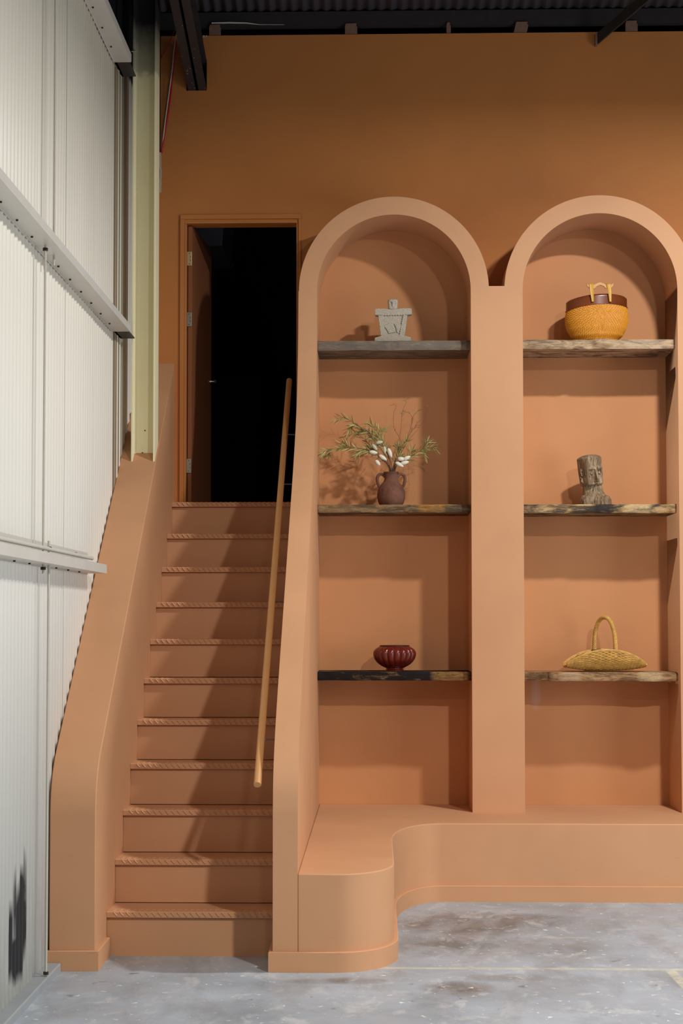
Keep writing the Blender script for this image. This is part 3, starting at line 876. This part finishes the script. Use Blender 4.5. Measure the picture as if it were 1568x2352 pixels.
arm.prism(cs([(790, 690), (820, 720), (925, 700), (935, 745), (905, 850), (880, 900), (848, 890), (830, 800)]), 'y', -.0225, -.015)
arm.build('folded_arms', M_STONE, st, bevel=.0025)
def sup(a, n): # superellipse unit
    c, s = cos(a), sin(a)
    return (abs(c) ** (2 / n)) * (1 if c >= 0 else -1), (abs(s) ** (2 / n)) * (1 if s >= 0 else -1)
def head(m, H, wx, wy, sculpt, nu=72, nv=48, ex=3.0, cap=.12):
    """rounded block head: front looks at -Y"""
    def fn(u, v):
        a = 2 * pi * u - pi / 2
        X, Yv = sup(a, ex)
        z = v
        k = 1.0
        if v > 1 - cap: k = sqrt(max(0, 1 - ((v - (1 - cap)) / cap) ** 2)) * .98 + .02
        elif v < cap * .5: k = .86 + .14 * sqrt(max(0, 1 - ((cap * .5 - v) / (cap * .5)) ** 2))
        x, y = X * wx(z) * k, Yv * wy(z) * k
        if y < 0: y -= sculpt(x, z * H) * min(1, max(0, -Yv * 1.6 - .3))
        return (x, y, z * H)
    m.grid(fn, nu, nv, wrap=True)
    b0 = len(m.v) - nu * (nv + 1)
    m.f.append(tuple(b0 + i for i in range(nu))[::-1]); m.f.append(tuple(b0 + nu * nv + i for i in range(nu)))
def gau(x, z, cx, cz, rx, rz, p=2): return math.exp(-(abs((x - cx) / rx) ** p + abs((z - cz) / rz) ** p))
hm = MB()
hh_ = 232 / 9.224 * S; hw_ = 108 / 9.224 * S
def sc_stone(x, z):
    d = .007 * gau(x, z, .001, hh_ * .46, .0030, .012, 4)
    d -= .006 * gau(x, z, -.011, hh_ * .58, .006, .006, 3) + .006 * gau(x, z, .013, hh_ * .58, .006, .006, 3)
    d -= .0045 * gau(x, z, 0, hh_ * .17, .008, .0022, 3); d -= .0015 * gau(x, z, -.010, hh_ * .33, .004, .008) + .0015 * gau(x, z, .012, hh_ * .33, .004, .008)
    return d
head(hm, hh_, lambda v: hw_ * (.90 + .14 * v if v < .7 else 1.0), lambda v: .027, sc_stone, ex=3.2, cap=.2)
ho_ = hm.build('head', M_STONE, st, smooth=60); ho_.location = (0.0, .002, (1115 - 388) / 9.224 * S)

# ================================================================ WOODEN BUST
def oldwood():
    m, nt, b = mat('weathered_carved_wood', .75, spec=.2)
    v = coords(nt, (1, 1, .16))
    g = noise_tex(nt, v, 110, 6, .7, .5)
    c = mix(nt, ramp(nt, g, [(.38, 0), (.60, 1)]), (.075, .040, .020), (.44, .33, .21))
    c = mix(nt, ramp(nt, noise_tex(nt, coords(nt, (1, 1, .5)), 24, 4), [(.42, 0), (.62, .7)]), c, (.17, .10, .055))
    L(nt, c, b.inputs['Base Color']); bump(nt, b, g, .8, .004); return m
M_OLD = oldwood()
bp = at(1368, 1157, 10.40)
bu = empty('wooden_bust', (bp.x, 10.42, 2.168), 'weathered carved wooden head and shoulders on the middle right shelf', 'sculpture', rot=(0, 0, radians(0)))
# head: local frame rotated (turn + lean)
H_ = .180
def sc_w(x, z):
    t = z / H_
    d = 0
    for sx in (-1, 1):
        d -= .011 * gau(x, z, sx * .026, H_ * .405, .017, .017, 5)
        d += .004 * gau(x, z, sx * .028, H_ * .53, .022, .006, 3)
    d -= .004 * gau(x, z, 0, H_ * .17, .05, .03, 3)
    d -= .006 * gau(x, z, 0.004, H_ * .088, .020, .0035, 4)
    d += .004 * gau(x, z, 0, H_ * .045, .03, .006, 3)
    return d
hm = MB()
head(hm, H_, lambda v: .057 if v > .5 else .053 + .008 * v, lambda v: .054 + .004 * v, sc_w, nu=170, nv=120, ex=6.0, cap=.14)
MH = Matrix.Translation((-.020, 0, .118)) @ Matrix.Rotation(radians(-7.5), 4, 'Y') @ Matrix.Rotation(radians(27), 4, 'Z') @ Matrix.Rotation(radians(3), 4, 'X')
hm.v = [tuple(MH @ Vector(v)) for v in hm.v]
hm.build('head', M_OLD, bu, smooth=50)
nm = MB()
def nq(x, y, z): return MH @ Vector((x, -y, H_ * z))
nm.add([nq(-.006, .050, .58), nq(.006, .050, .58), nq(-.0055, .0575, .55), nq(.0055, .0575, .55), nq(-.0085, .050, .17), nq(.0085, .050, .17), nq(-.0075, .076, .185), nq(.0075, .076, .185), nq(-.0075, .072, .155), nq(.0075, .072, .155)],
       [(0, 2, 3, 1), (2, 6, 7, 3), (6, 8, 9, 7), (8, 4, 5, 9), (0, 4, 8, 6, 2), (1, 3, 7, 9, 5)])
nm.build('nose', M_OLD, bu, bevel=.0012)
for sx in (-1, 1):
    e = MB(); c0 = nq(sx * .026, .046, .385); c1 = nq(sx * .026, .0525, .385); c2 = nq(sx * .026, .054, .385)
    e.tube([c0, c1, c2], [.0080, .0080, .0062], 20)
    e.build('eye', M_OLD, bu, smooth=30)
lp = MB().tube([nq(-.017, .052, .075), nq(-.006, .0565, .068), nq(.008, .0565, .068), nq(.019, .052, .075)], [.0016, .0028, .0028, .0016], 8)
lp.build('lip', M_OLD, bu, smooth=True)
# ears
for sx in (-1, 1):
    e = MB()
    path = []
    for i in range(15):
        a = radians(-100 + 250 * i / 14)
        path.append(MH @ Vector((sx * .0595, .010 + .011 * cos(a) * 1.0, H_ * .40 + .026 * sin(a))))
    e.tube(path, [.0055] * 15, 8)
    e.tube([MH @ Vector((sx * .058, .008, H_ * .40 + .03)), MH @ Vector((sx * .062, .008, H_ * .40 + .012)), MH @ Vector((sx * .058, .006, H_ * .40 - .012))], [.006, .008, .005], 8)
    e.tube([MH @ Vector((sx * .058, .006, H_ * .26)), MH @ Vector((sx * .062, .004, H_ * .16)), MH @ Vector((sx * .057, .004, H_ * .10))], [.006, .009, .006], 8)
    e.build('ear', M_OLD, bu, smooth=50)
# neck and shoulders
nk = MB()
def loft(m, secs, nu=56, ex=2.6, fn=None):
    """secs: (z, cx, cy, rx, ry)"""
    def P(u, v):
        f = v * (len(secs) - 1); i = min(int(f), len(secs) - 2); t = f - i
        t = t * t * (3 - 2 * t)
        z, cx, cy, rx, ry = [secs[i][k] + (secs[i + 1][k] - secs[i][k]) * (f - i if k == 0 else t) for k in range(5)]
        a = 2 * pi * u; X, Yv = sup(a, ex)
        k = 1 + (fn(a, z) if fn else 0)
        return (cx + X * rx * k, cy + Yv * ry * k, z)
    nv = 6 * (len(secs) - 1)
    m.grid(P, nu, nv, wrap=True)
    b0 = len(m.v) - nu * (nv + 1)
    m.f.append(tuple(b0 + i for i in range(nu))[::-1]); m.f.append(tuple(b0 + nu * nv + i for i in range(nu)))
loft(nk, [(.045, -.006, .008, .066, .050), (.068, -.008, .010, .062, .048), (.095, -.014, .012, .058, .046), (.125, -.018, .014, .056, .045), (.14, -.02, .014, .050, .04)], fn=lambda a, z: .015 * noise.noise(Vector((cos(a) * 3, sin(a) * 3, z * 30))))
nk.build('neck', M_OLD, bu, smooth=55)
sh = MB()
loft(sh, [(0, .002, .004, .086, .060), (.012, .002, .004, .092, .064), (.035, .002, .004, .091, .062), (.052, .000, .004, .082, .058), (.064, -.002, .006, .066, .050), (.068, -.002, .006, .055, .044)], fn=lambda a, z: .02 * noise.noise(Vector((cos(a) * 4, sin(a) * 4, z * 20))))
sh.build('shoulders', M_OLD, bu, smooth=55)
am = MB()
for (cx, w_, top, dy) in ((.012, .033, .056, -.052), (.058, .026, .054, -.042), (-.052, .024, .055, -.046)):
    loft(am, [(0, cx, dy, w_, .018), (top * .45, cx, dy, w_ * .96, .018), (top * .8, cx, dy, w_ * .72, .015), (top, cx, dy, w_ * .35, .008)], nu=24)
am.build('carved_arms', M_OLD, bu, smooth=60)

# ================================================================ AMBER BASKET
def straw(name, lo, hi, gap, rough=.45):
    m, nt, b = mat(name, rough, spec=.45)
    at_ = N(nt, 'ShaderNodeAttribute'); at_.attribute_name = 'weave'
    v = coords(nt)
    c = mix(nt, noise_tex(nt, v, 90, 4), lo, hi)
    c = mix(nt, ramp(nt, at_.outputs['Fac'], [(.12, 1), (.42, 0)]), c, gap)  # crevice shade between the strands added in the colour
    L(nt, c, b.inputs['Base Color']); return m
M_AMB = straw('amber_lacquered_straw', (.50, .17, .006), (.82, .36, .022), (.16, .030, .003), .38)
M_BAND = plain('dark_lacquered_band', (.15, .034, .008), .3, var=.6, scale=9)
M_HAND = plain('honey_wood', (.50, .24, .045), .4, scale=40)
M_RATT = plain('golden_rattan', (.60, .33, .05), .35, scale=60)
bp = at(1370, 777, 10.42)
bk = empty('woven_basket', (bp.x, 10.425, 3.121), 'glossy amber woven basket with dark rim and wooden handle, top right shelf', 'basket', rot=(0, 0, radians(2)))
def brx(t):   # half width along height 0..1
    pts = [(0, .100), (.06, .122), (.2, .150), (.4, .171), (.62, .181), (.8, .181), (1, .175)]
    for i in range(len(pts) - 1):
        if t <= pts[i + 1][0]:
            q = (t - pts[i][0]) / (pts[i + 1][0] - pts[i][0]); return pts[i][1] + (pts[i + 1][1] - pts[i][1]) * (q * q * (3 - 2 * q) * .5 + q * .5)
    return pts[-1][1]
def rimz(a):  # rim height by angle; front/back higher, left lower
    return .196 + .016 * (sin(a) ** 2) + .010 * cos(a)
wm = []
def bfn(u, v):
    a = 2 * pi * u
    z = .0 + rimz(a) * v
    rx = brx(v); ry = rx * .70
    x, y = cos(a) * rx, sin(a) * ry
    # rings around the navel at the top middle of each long side
    cx, cz = .012, .165
    side = 1 if y < 0 else -1
    sx = a if y >= 0 else (2 * pi - a)           # 0..pi
    arc_x = (pi / 2 - sx) * .155                  # developed distance from the middle
    if y < 0: arc_x -= cx
    rr = sqrt(arc_x ** 2 + ((z - cz) * 1.12) ** 2)
    th = atan2(z - cz, arc_x)
    p = .0078
    ri = math.floor(rr / p)
    fr = rr / p - ri
    ncell = max(5, round(2 * pi * (ri + .5) * p / .0135))
    ph = th / (2 * pi) * ncell + (.5 if ri % 2 else 0)
    fa = ph - math.floor(ph)
    h = (sin(pi * fr) ** .7) * (.25 + .75 * sin(pi * fa) ** .8)
    wm.append(h)
    k = 1 + .0
    n = Vector((cos(a) / rx, sin(a) / ry, 0)).normalized()
    return (x + n.x * .0036 * h, y + n.y * .0036 * h, z)
m = MB(); m.grid(bfn, 520, 120, wrap=True)
m.f.append(tuple(range(520))[::-1])
bo_ = m.build('woven_body', M_AMB, bk, smooth=True, normals=False)
at_ = bo_.data.attributes.new('weave', 'FLOAT', 'POINT'); at_.data.foreach_set('value', wm)
bo_.data.shade_smooth()
m = MB()
def bandfn(u, v):
    a = 2 * pi * u
    # v runs up the outside, over the lip and down the inside
    if v < .5: q = v / .5; rx = .1785 - .001 * q; zz = rimz(a) - .004 + .060 * q
    else: q = (v - .5) / .5; rx = .1695; zz = rimz(a) + .056 - .05 * q
    return (cos(a) * rx, sin(a) * rx * .70, zz)
m.grid(bandfn, 96, 16, wrap=True)
m.build('rim_band', M_BAND, bk, smooth=60)
m = MB(); ts = []
m.tube([(cos(a) * .1795, sin(a) * .1795 * .70, rimz(a) - .003) for a in [2 * pi * i / 96 for i in range(97)]], .0028, 6, cap=False)
m.build('rim_cord', M_BAND, bk, smooth=True)
# handle: yoke with horn tips
hp = [(610, 135), (640, 158), (700, 166), (745, 160), (790, 135), (850, 118), (905, 132), (950, 160), (1000, 168), (1050, 160), (1092, 125), (1090, 180), (1050, 222), (985, 230), (955, 235), (910, 190), (850, 172), (795, 192), (748, 238), (700, 228), (655, 228), (615, 185)]
bo0 = (845, 1150)
hl = [((x - bo0[0]) / 7.84 * S, (bo0[1] - y) / 7.84 * S) for (x, y) in hp]
dup_me = None
for yy in (-.124,):
    o = MB().prism(hl, 'y', yy - .005, yy + .005).build('handle_yoke', M_HAND, bk, bevel=.002)
    for (xa, xb, xc) in ((690, 700, 715), (1000, 1020, 1030)):
        m = MB()
        for j in range(5):
            off = (j - 2)
            p0 = ((xa + off * 15 - bo0[0]) / 7.84 * S, yy - .008, (bo0[1] - 160) / 7.84 * S)
            p1 = ((xb + off * 11 - bo0[0]) / 7.84 * S, yy - .009, (bo0[1] - 300) / 7.84 * S)
            p2 = ((xc + off * 5 - bo0[0]) / 7.84 * S, yy - .007, (bo0[1] - 470) / 7.84 * S)
            pb = (p0[0], yy + .008, p0[2]); pm = (p0[0], yy, p0[2] + .005)
            m.tube([pb, pm, p0, p1, p2], .0032, 6)
        m.build('rattan_wrap', M_RATT, bk, smooth=True)

# ================================================================ FLOWER TRUG (flat willow basket with hoop handle)
M_WIL = plain('natural_willow', (.60, .345, .085), .4, var=.6, scale=30)
tp = at(1388, 1541, 10.42)
tr = empty('willow_trug', (tp.x, 10.42, 1.1995), 'flat willow trug with a tall arched handle on the bottom right shelf', 'basket', rot=(0, 0, radians(3)))
LT = .232
def trug(u, v, lift=0):
    """u -1..1 along, v -1..1 front rim to back rim"""
    e = 1 - abs(u) ** 2.2
    hgt = .012 + .100 * max(0, e) ** .95
    wid = .045 + .068 * max(0, e) ** .6
    a = v * pi * .47
    sag = .016 + .020 * abs(u) ** 2.5
    y = sin(a) * wid
    z = sag + (1 - cos(a)) / (1 - cos(pi * .47)) * hgt
    r = 1 + lift
    return Vector((u * LT * (1 - .10 * abs(v) * 0), y, z + lift * 0))
rnd = random.Random(3)
m = MB()
nst = 45
strand_objs = []
for j in range(nst):
    v = -1 + 2 * j / (nst - 1)
    pts = []
    n = 72
    ul = .985 - .03 * rnd.random()
    for i in range(n + 1):
        u = -ul + 2 * ul * i / n
        p = trug(u, v + rnd.uniform(-.004, .004))
        q = trug(u, v * .98 if v else .02)
        a = v * pi * .47
        nrm = Vector((0, sin(a), -cos(a)))
        bend = sin(pi * (u * 12 + (j % 2)))
        pts.append(p + nrm * (.0024 * bend))
    m.tube(pts, rnd.uniform(.0034, .0046), 5)
o = m.build('woven_strands', M_WIL, tr, smooth=True); o['kind'] = 'stuff'
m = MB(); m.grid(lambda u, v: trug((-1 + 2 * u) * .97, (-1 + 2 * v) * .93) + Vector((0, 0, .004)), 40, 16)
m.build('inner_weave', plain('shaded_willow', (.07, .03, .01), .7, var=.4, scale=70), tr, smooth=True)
m = MB()
for k in range(-12, 13):
    u = k / 12.0 * .96
    pts = [trug(u, -1.03 + 2.06 * i / 24) for i in range(25)]
    m.tube(pts, .0022, 5)
o = m.build('stakes', M_WIL, tr, smooth=True); o['kind'] = 'stuff'
m = MB()
for sv in (-1, 1):
    m.tube([trug(-1 + 2 * i / 60, sv * 1.02) + Vector((0, 0, .001)) for i in range(61)], .0052, 7)
    m.tube([trug(-1 + 2 * i / 60, sv * 1.02) + Vector((0, .006 * -sv, -.005 + .0015 * sin(i * 1.3))) for i in range(61)], .0036, 6)
m.build('rim', M_WIL, tr, smooth=True)
m = MB()
for k in (-1, 1):
    m = MB(); m.tube([trug(k * .99, -1.0), trug(k * 1.0, -.5), trug(k * 1.0, 0), trug(k * 1.0, .5), trug(k * .99, 1.0)], .0065, 7)
    m.build('end_border', M_WIL, tr, smooth=True)
# hoop handle wrapped with willow; spans front rim to back rim, skewed
def hoop(t):
    a = pi * t
    x = .023 - .046 * (1 - (1 - cos(a)) / 2) * 1.0
    x = .020 - .040 * ((1 - cos(a)) / 2)
    yy = -.112 * cos(a)
    z = .088 + .232 * sin(a) ** .75
    return Vector((x, yy, z))
# the photo shows the hoop nearly broadside: turn it about the vertical
def hoop2(t):
    a = pi * t
    return Vector((.000 + .044 * cos(a) + .002, -.100 * cos(a), .090 + .231 * (max(0, sin(a)) ** .62)))
path = [hoop2(i / 60) for i in range(61)]
m = MB(); m.tube(path, [.0105] * 61, 10)
m.build('handle_core', M_WIL, tr, smooth=True)
m = MB()
for s_ in range(5):
    pts = []
    for i in range(301):
        t = i / 300
        c = hoop2(t); d = (hoop2(min(1, t + .01)) - hoop2(max(0, t - .01))).normalized()
        a = Vector((1, .4, 0)); a = (a - d * a.dot(d)).normalized(); b = d.cross(a)
        q = 2 * pi * (t * 15 + s_ / 5)
        pts.append(c + (a * cos(q) + b * sin(q)) * .0105)
    m.tube(pts, .0028, 5)
m.build('handle_wrap', M_WIL, tr, smooth=True)
m = MB()
c = hoop2(.985)
for z in (0, .008, .016):
    m.tube([c + Vector((.013 * cos(q), .013 * sin(q), z - .01)) for q in [2 * pi * i / 16 for i in range(17)]], .0035, 5)
m.build('handle_binding', plain('brown_binding', (.22, .12, .06), .6), tr, smooth=True)

# ================================================================ RIBBED RED BOWL
def redlac():
    m, nt, b = mat('oxblood_glaze', .3, spec=.5)
    P = xyz(nt, False)
    c = mix(nt, noise_tex(nt, coords(nt), 25, 4), (.085, .006, .004), (.17, .017, .008))
    L(nt, c, b.inputs['Base Color']); b.inputs['Coat Weight'].default_value = .25; b.inputs['Coat Roughness'].default_value = .15
    return m
M_RED = redlac()
M_DKR = plain('dark_bowl_inside', (.05, .022, .015), .35)
bp = at(906, 1541, 10.42)
bw_ = empty('ribbed_bowl', (bp.x, 10.42, 1.207), 'glossy oxblood red ribbed bowl on the bottom left shelf', 'bowl')
prof = [(.055, .0), (.056, .004), (.052, .010), (.049, .018), (.060, .023), (.083, .036), (.104, .055), (.117, .076), (.122, .098), (.119, .116), (.108, .130), (.094, .140), (.086, .145)]
def flute(q, z):
    k = max(0, min(1, (z - .018) / .02)) * max(0, min(1, (.150 - z) / .03))
    return 1 + k * (.105 * (abs(cos(q * 9 + .3)) ** .55) - .085)
m = MB()
pp = smooth_profile(prof, 5)
m.lathe(pp, 320, fn=flute); m.f.pop()
m.build('fluted_body', M_RED, bw_, smooth=60)
m = MB().lathe([(.0865, .1445), (.088, .1475), (.085, .151), (.080, .150), (.078, .146), (.090, .120), (.06, .04), (.01, .03)], 64)
m.build('rim', M_DKR, bw_, smooth=60)

# ================================================================ VASE AND BRANCHES
def clay():
    m, nt, b = mat('brown_earthenware', .8, spec=.2)
    v = coords(nt)
    c = mix(nt, ramp(nt, noise_tex(nt, v, 14, 4), [(.35, 0), (.65, 1)]), (.12, .052, .032), (.19, .088, .058))
    c = mix(nt, ramp(nt, noise_tex(nt, coords(nt, (1, 1, .5)), 30, 3), [(.62, 0), (.7, .7)]), c, (.07, .026, .018))
    L(nt, c, b.inputs['Base Color']); bump(nt, b, noise_tex(nt, v, 60, 4), .3, .003); return m
M_CLAY = clay()
vp = at(898, 1157, 10.43)
va = empty('clay_vase', (vp.x, 10.43, 2.168), 'brown two-handled earthenware vase holding branches, middle left shelf', 'vase')
vprof = [(.052, 0), (.064, .002), (.074, .020), (.0805, .045), (.082, .070), (.079, .092), (.070, .112), (.056, .130), (.045, .143), (.040, .155), (.039, .172), (.040, .187), (.045, .197), (.0455, .200), (.041, .200), (.036, .192), (.034, .16), (.034, .10), (.02, .02)]
pp = []
for i in range(len(vprof) - 1):
    for j in range(3):
        t = j / 3; pp.append((vprof[i][0] + (vprof[i + 1][0] - vprof[i][0]) * t, vprof[i][1] + (vprof[i + 1][1] - vprof[i][1]) * t))
m = MB().lathe(pp, 56, fn=lambda q, z: 1 + .010 * noise.noise(Vector((cos(q) * 2, sin(q) * 2, z * 18))))
m.build('vase_body', M_CLAY, va, smooth=50)
for sx in (-1, 1):
    pts = [(sx * .036, 0, .172), (sx * .050, 0, .186), (sx * .066, 0, .187), (sx * .078, 0, .174), (sx * .081, 0, .155), (sx * .076, 0, .130), (sx * .068, 0, .112)]
    Q = []
    PV = [Vector(p) for p in pts]
    for i in range(len(PV) - 1):
        p0, p1, p2, p3 = PV[max(i - 1, 0)], PV[i], PV[i + 1], PV[min(i + 2, len(PV) - 1)]
        for j in range(5):
            t = j / 5
            Q.append(.5 * (2 * p1 + (p2 - p0) * t + (2 * p0 - 5 * p1 + 4 * p2 - p3) * t * t + (3 * p1 - p0 - 3 * p2 + p3) * t ** 3))
    Q.append(PV[-1])
    MB().tube(Q, [.0085] * len(Q), 12).build('handle', M_CLAY, va, smooth=True)

def leafmat(name, a_, b_):
    m, nt, b = mat(name, .5, spec=.3)
    i_ = N(nt, 'ShaderNodeNewGeometry')
    c = mix(nt, i_.outputs['Random Per Island'], a_, b_)
    L(nt, c, b.inputs['Base Color']); return m
M_LEAF = leafmat('olive_green_leaf', (.17, .14, .03), (.52, .52, .20))
M_LEAFD = leafmat('dry_brown_leaf', (.22, .09, .03), (.36, .24, .08))
M_TWIG = plain('brown_twig', (.15, .075, .04), .7)
M_POD = plain('white_cocoon_pod', (.72, .68, .58), .7, var=.1, scale=60, bmp=.3)
M_PODG = plain('grey_green_pod', (.50, .50, .36), .7, var=.15, scale=60)
def catmull(P_, n=5):
    Q = []
    for i in range(len(P_) - 1):
        p0, p1, p2, p3 = P_[max(i - 1, 0)], P_[i], P_[i + 1], P_[min(i + 2, len(P_) - 1)]
        for j in range(n):
            t = j / n
            Q.append(.5 * (2 * p1 + (p2 - p0) * t + (2 * p0 - 5 * p1 + 4 * p2 - p3) * t * t + (3 * p1 - p0 - 3 * p2 + p3) * t ** 3))
    Q.append(P_[-1]); return Q
def leaf_into(m, base, d, length, wdt, rnd):
    d = d.normalized()
    side = d.cross(Vector((rnd.uniform(-1, 1), rnd.uniform(-1, 1), rnd.uniform(-.3, 1)))).normalized()
    up = side.cross(d)
    pts = []
    droop = rnd.uniform(-.12, .22)
    K = 5
    vs = []
    for i in range(K):
        t = i / (K - 1)
        c = base + d * length * t - up * (droop * length * t * t)
        ww = wdt * (sin(pi * min(1, .08 + t * .92)) ** .8) if 0 < i < K - 1 else wdt * .12
        vs += [c - side * ww, c + up * ww * .35, c + side * ww]
    fs = []
    for i in range(K - 1):
        for j in range(2):
            fs.append((i * 3 + j, i * 3 + j + 1, (i + 1) * 3 + j + 1, (i + 1) * 3 + j))
    m.add(vs, fs)
VM = Vector((vp.x, 10.43, 2.168 + .19))   # mouth
def branch(label, px, leaves, side=0.0, dens=1.0, ysp=0.0, dry=0, sub=(), seed=1, r=.0022, name='leafy_branch', lw=.0026, ll=(.028, .070), start=.3):
    rnd = random.Random(seed)
    root = empty(name, VM, label, 'branch', 'branches in the clay vase')
    pts = []
    for i, p in enumerate(px):
        t = i / (len(px) - 1)
        q = at(p[0], p[1], VM.y + ysp * t)
        pts.append(q - VM)
    if len(pts) > 1:
        pts = [Vector((pts[0].x * .4, 0, -.12))] + pts
    path = catmull(pts)
    m = MB(); rr = [r * (1 - .65 * i / (len(path) - 1)) for i in range(len(path))]
    m.tube(path, rr, 6)
    twigs = [path]
    for (t0, dx, dz, ln) in sub:
        b = path[int(t0 * (len(path) - 1))]
        e = b + Vector((dx, rnd.uniform(-.02, .02), dz))
        tw = catmull([b, (b + e) / 2 + Vector((0, 0, .008)), e], 5)
        m.tube(tw, [r * .5] * len(tw), 5); twigs.append(tw)
    m.build('stem', M_TWIG, root, smooth=True)
    lm, ld = MB(), MB()
    for ti, tw in enumerate(twigs):
        nl = int(leaves * (1 if ti == 0 else .35))
        for k in range(nl):
            f = (start if ti == 0 else .15) + (1 - (start if ti == 0 else .15)) * ((k + rnd.random()) / nl)
            i = min(int(f * (len(tw) - 1)), len(tw) - 2)
            b = tw[i].lerp(tw[i + 1], f * (len(tw) - 1) - i)
            d = (tw[i + 1] - tw[i]).normalized()
            sd = 1 if k % 2 else -1
            out = Vector((-d.z, 0, d.x)) * sd * rnd.uniform(.15, .95) + Vector((0, rnd.uniform(-.6, .5), rnd.uniform(-.35, .2)))
            leaf_into(ld if rnd.random() < dry else lm, b, d * .9 + out, rnd.uniform(*ll), lw * rnd.uniform(.7, 1.25), rnd)
    if lm.v:
        o = lm.build('leaves', M_LEAF, root, normals=False); o['kind'] = 'stuff'
    if ld.v:
        o = ld.build('dry_leaves', M_LEAFD, root, normals=False); o['kind'] = 'stuff'
    return root
branch('leafy olive branch arching highest to the left of the vase', [(895, 1076), (880, 1040), (858, 1012), (838, 992), (815, 974), (792, 960), (772, 961)], 70, ysp=-.05, sub=((.55, -.05, .01, 0), (.7, -.045, -.02, 0), (.45, -.03, .05, 0)), seed=2, dry=.12)
branch('leafy olive branch reaching lowest and furthest left', [(893, 1077), (872, 1050), (850, 1036), (820, 1030), (785, 1030), (750, 1034), (738, 1042)], 72, ysp=-.09, sub=((.5, -.05, -.03, 0), (.65, -.05, .02, 0), (.35, -.03, .03, 0), (.8, -.02, -.03, 0)), seed=5, dry=.12)
branch('short bushy branch leaning left of centre', [(897, 1076), (888, 1040), (876, 1010), (862, 985), (850, 972)], 54, ysp=.05, sub=((.5, -.03, .02, 0), (.7, .02, .03, 0), (.6, -.05, .01, 0)), seed=8)
branch('shadowed leafy branch behind the left ones', [(895, 1076), (870, 1050), (840, 1012), (812, 996), (790, 1004)], 44, ysp=.08, sub=((.5, -.04, .0, 0),), seed=18, dry=.25)
branch('tall bare twig rising highest from the vase', [(903, 1076), (915, 1030), (920, 985), (924, 945), (932, 926), (929, 916)], 7, ysp=-.02, dry=1, sub=((.9, .028, .022, 0), (.62, .016, .028, 0)), seed=11, r=.0016, ll=(.015, .025), lw=.0018, name='bare_twig', start=.5)
branch('forked bare twig left of the tallest one', [(902, 1076), (917, 1012), (905, 985), (903, 955), (908, 938), (911, 931)], 6, ysp=.03, dry=1, sub=((.9, -.02, .012, 0),), seed=12, r=.0015, ll=(.015, .03), lw=.0018, name='bare_twig', start=.4)
branch('bare twig leaning right with small brown buds', [(905, 1076), (920, 1030), (938, 1002), (950, 985), (961, 976)], 10, ysp=.04, dry=.9, sub=((.7, .012, .09, 0), (.8, .03, .045, 0)), seed=13, r=.0017, ll=(.015, .03), lw=.0018, name='bare_twig', start=.3)
branch('upright twig right of centre with a few green leaves', [(906, 1076), (930, 1020), (942, 985), (946, 962), (955, 948), (962, 942)], 14, ysp=-.03, dry=.6, sub=((.7, -.05, .035, 0),), seed=14, r=.0015, ll=(.02, .04), lw=.002, name='bare_twig', start=.45)
branch('leafy branch spreading to the right of the vase', [(908, 1076), (925, 1062), (948, 1046), (970, 1032), (988, 1028), (1000, 1030)], 50, ysp=-.06, sub=((.45, .02, .04, 0), (.7, .02, .045, 0), (.6, .04, -.02, 0)), seed=21)
branch('green spray filling the middle above the vase mouth', [(904, 1076), (912, 1050), (922, 1028), (934, 1012)], 44, ysp=-.04, sub=((.5, .03, .01, 0), (.6, -.01, .04, 0)), seed=22, ll=(.03, .05))
branch('hair-thin twig hanging down right of the vase', [(906, 1074), (925, 1060), (936, 1066), (938, 1090), (939, 1110), (938, 1128)], 4, ysp=-.07, dry=1, seed=23, r=.0012, ll=(.015, .03), lw=.0014, name='bare_twig', start=.7)
branch('thin stem with one long leaf far out to the right', [(907, 1076), (932, 1020), (960, 985), (975, 960), (983, 940), (983, 934)], 5, ysp=-.02, dry=.8, seed=24, r=.0011, ll=(.015, .03), lw=.0016, name='bare_twig', start=.75)
def pods(label, stem, spots, seed):
    root = empty('pod_stem', VM, label, 'branch', 'pod stems in the clay vase')
    pts = [Vector((0, 0, -.1))] + [at(x, y, VM.y - .045 * (i + 1) / len(stem)) - VM for i, (x, y) in enumerate(stem)]
    path = catmull(pts)
    MB().tube(path, [.0028] * len(path), 6).build('stem', M_TWIG, root, smooth=True)
    rnd = random.Random(seed)
    for (x, y, ang, ln, green) in spots:
        c = at(x, y, VM.y - .055) - VM
        m = MB(); R1 = .0170 if not green else .0150
        Lp = ln / 394
        pr = [(max(.0006, R1 * .74 * (sin(pi * min(1, i / 12)) ** .5) * (1.04 - .22 * i / 12)), -Lp / 2 + Lp * i / 12) for i in range(13)]
        m.lathe(pr, 14)
        M_ = Matrix.Translation(c) @ Matrix.Rotation(radians(ang), 4, 'Y')
        m.v = [tuple(M_ @ Vector(v)) for v in m.v]
        tip = M_ @ Vector((0, 0, -Lp / 2))
        near = min(path, key=lambda p: (p - tip).length)
        o = m.build('seed_pod', M_PODG if green else M_POD, root, smooth=True)
        MB().tube([near, (near + tip) / 2 + Vector((0, 0, -.003)), tip], .0016, 5).build('stalk', M_TWIG, root)
pods('thick stem of white pods leaning left over the vase rim', [(897, 1076), (880, 1055), (862, 1035)], [(879, 1051, 125, 22, 0), (857, 1039, 100, 20, 0), (867, 1063, 140, 17, 0)], 1)
pods('thick stem with pods at its tip, left of centre', [(900, 1076), (893, 1050), (878, 1022)], [(895, 1040, 160, 24, 0), (883, 1033, 175, 17, 1), (871, 1016, 80, 17, 1), (860, 1027, 140, 18, 1)], 2)
pods('stem of white pods crossing right over the vase rim', [(903, 1076), (910, 1066), (922, 1058)], [(917, 1067, 120, 22, 0), (929, 1063, 75, 20, 0), (934, 1052, 65, 18, 0), (921, 1054, 95, 17, 0)], 3)
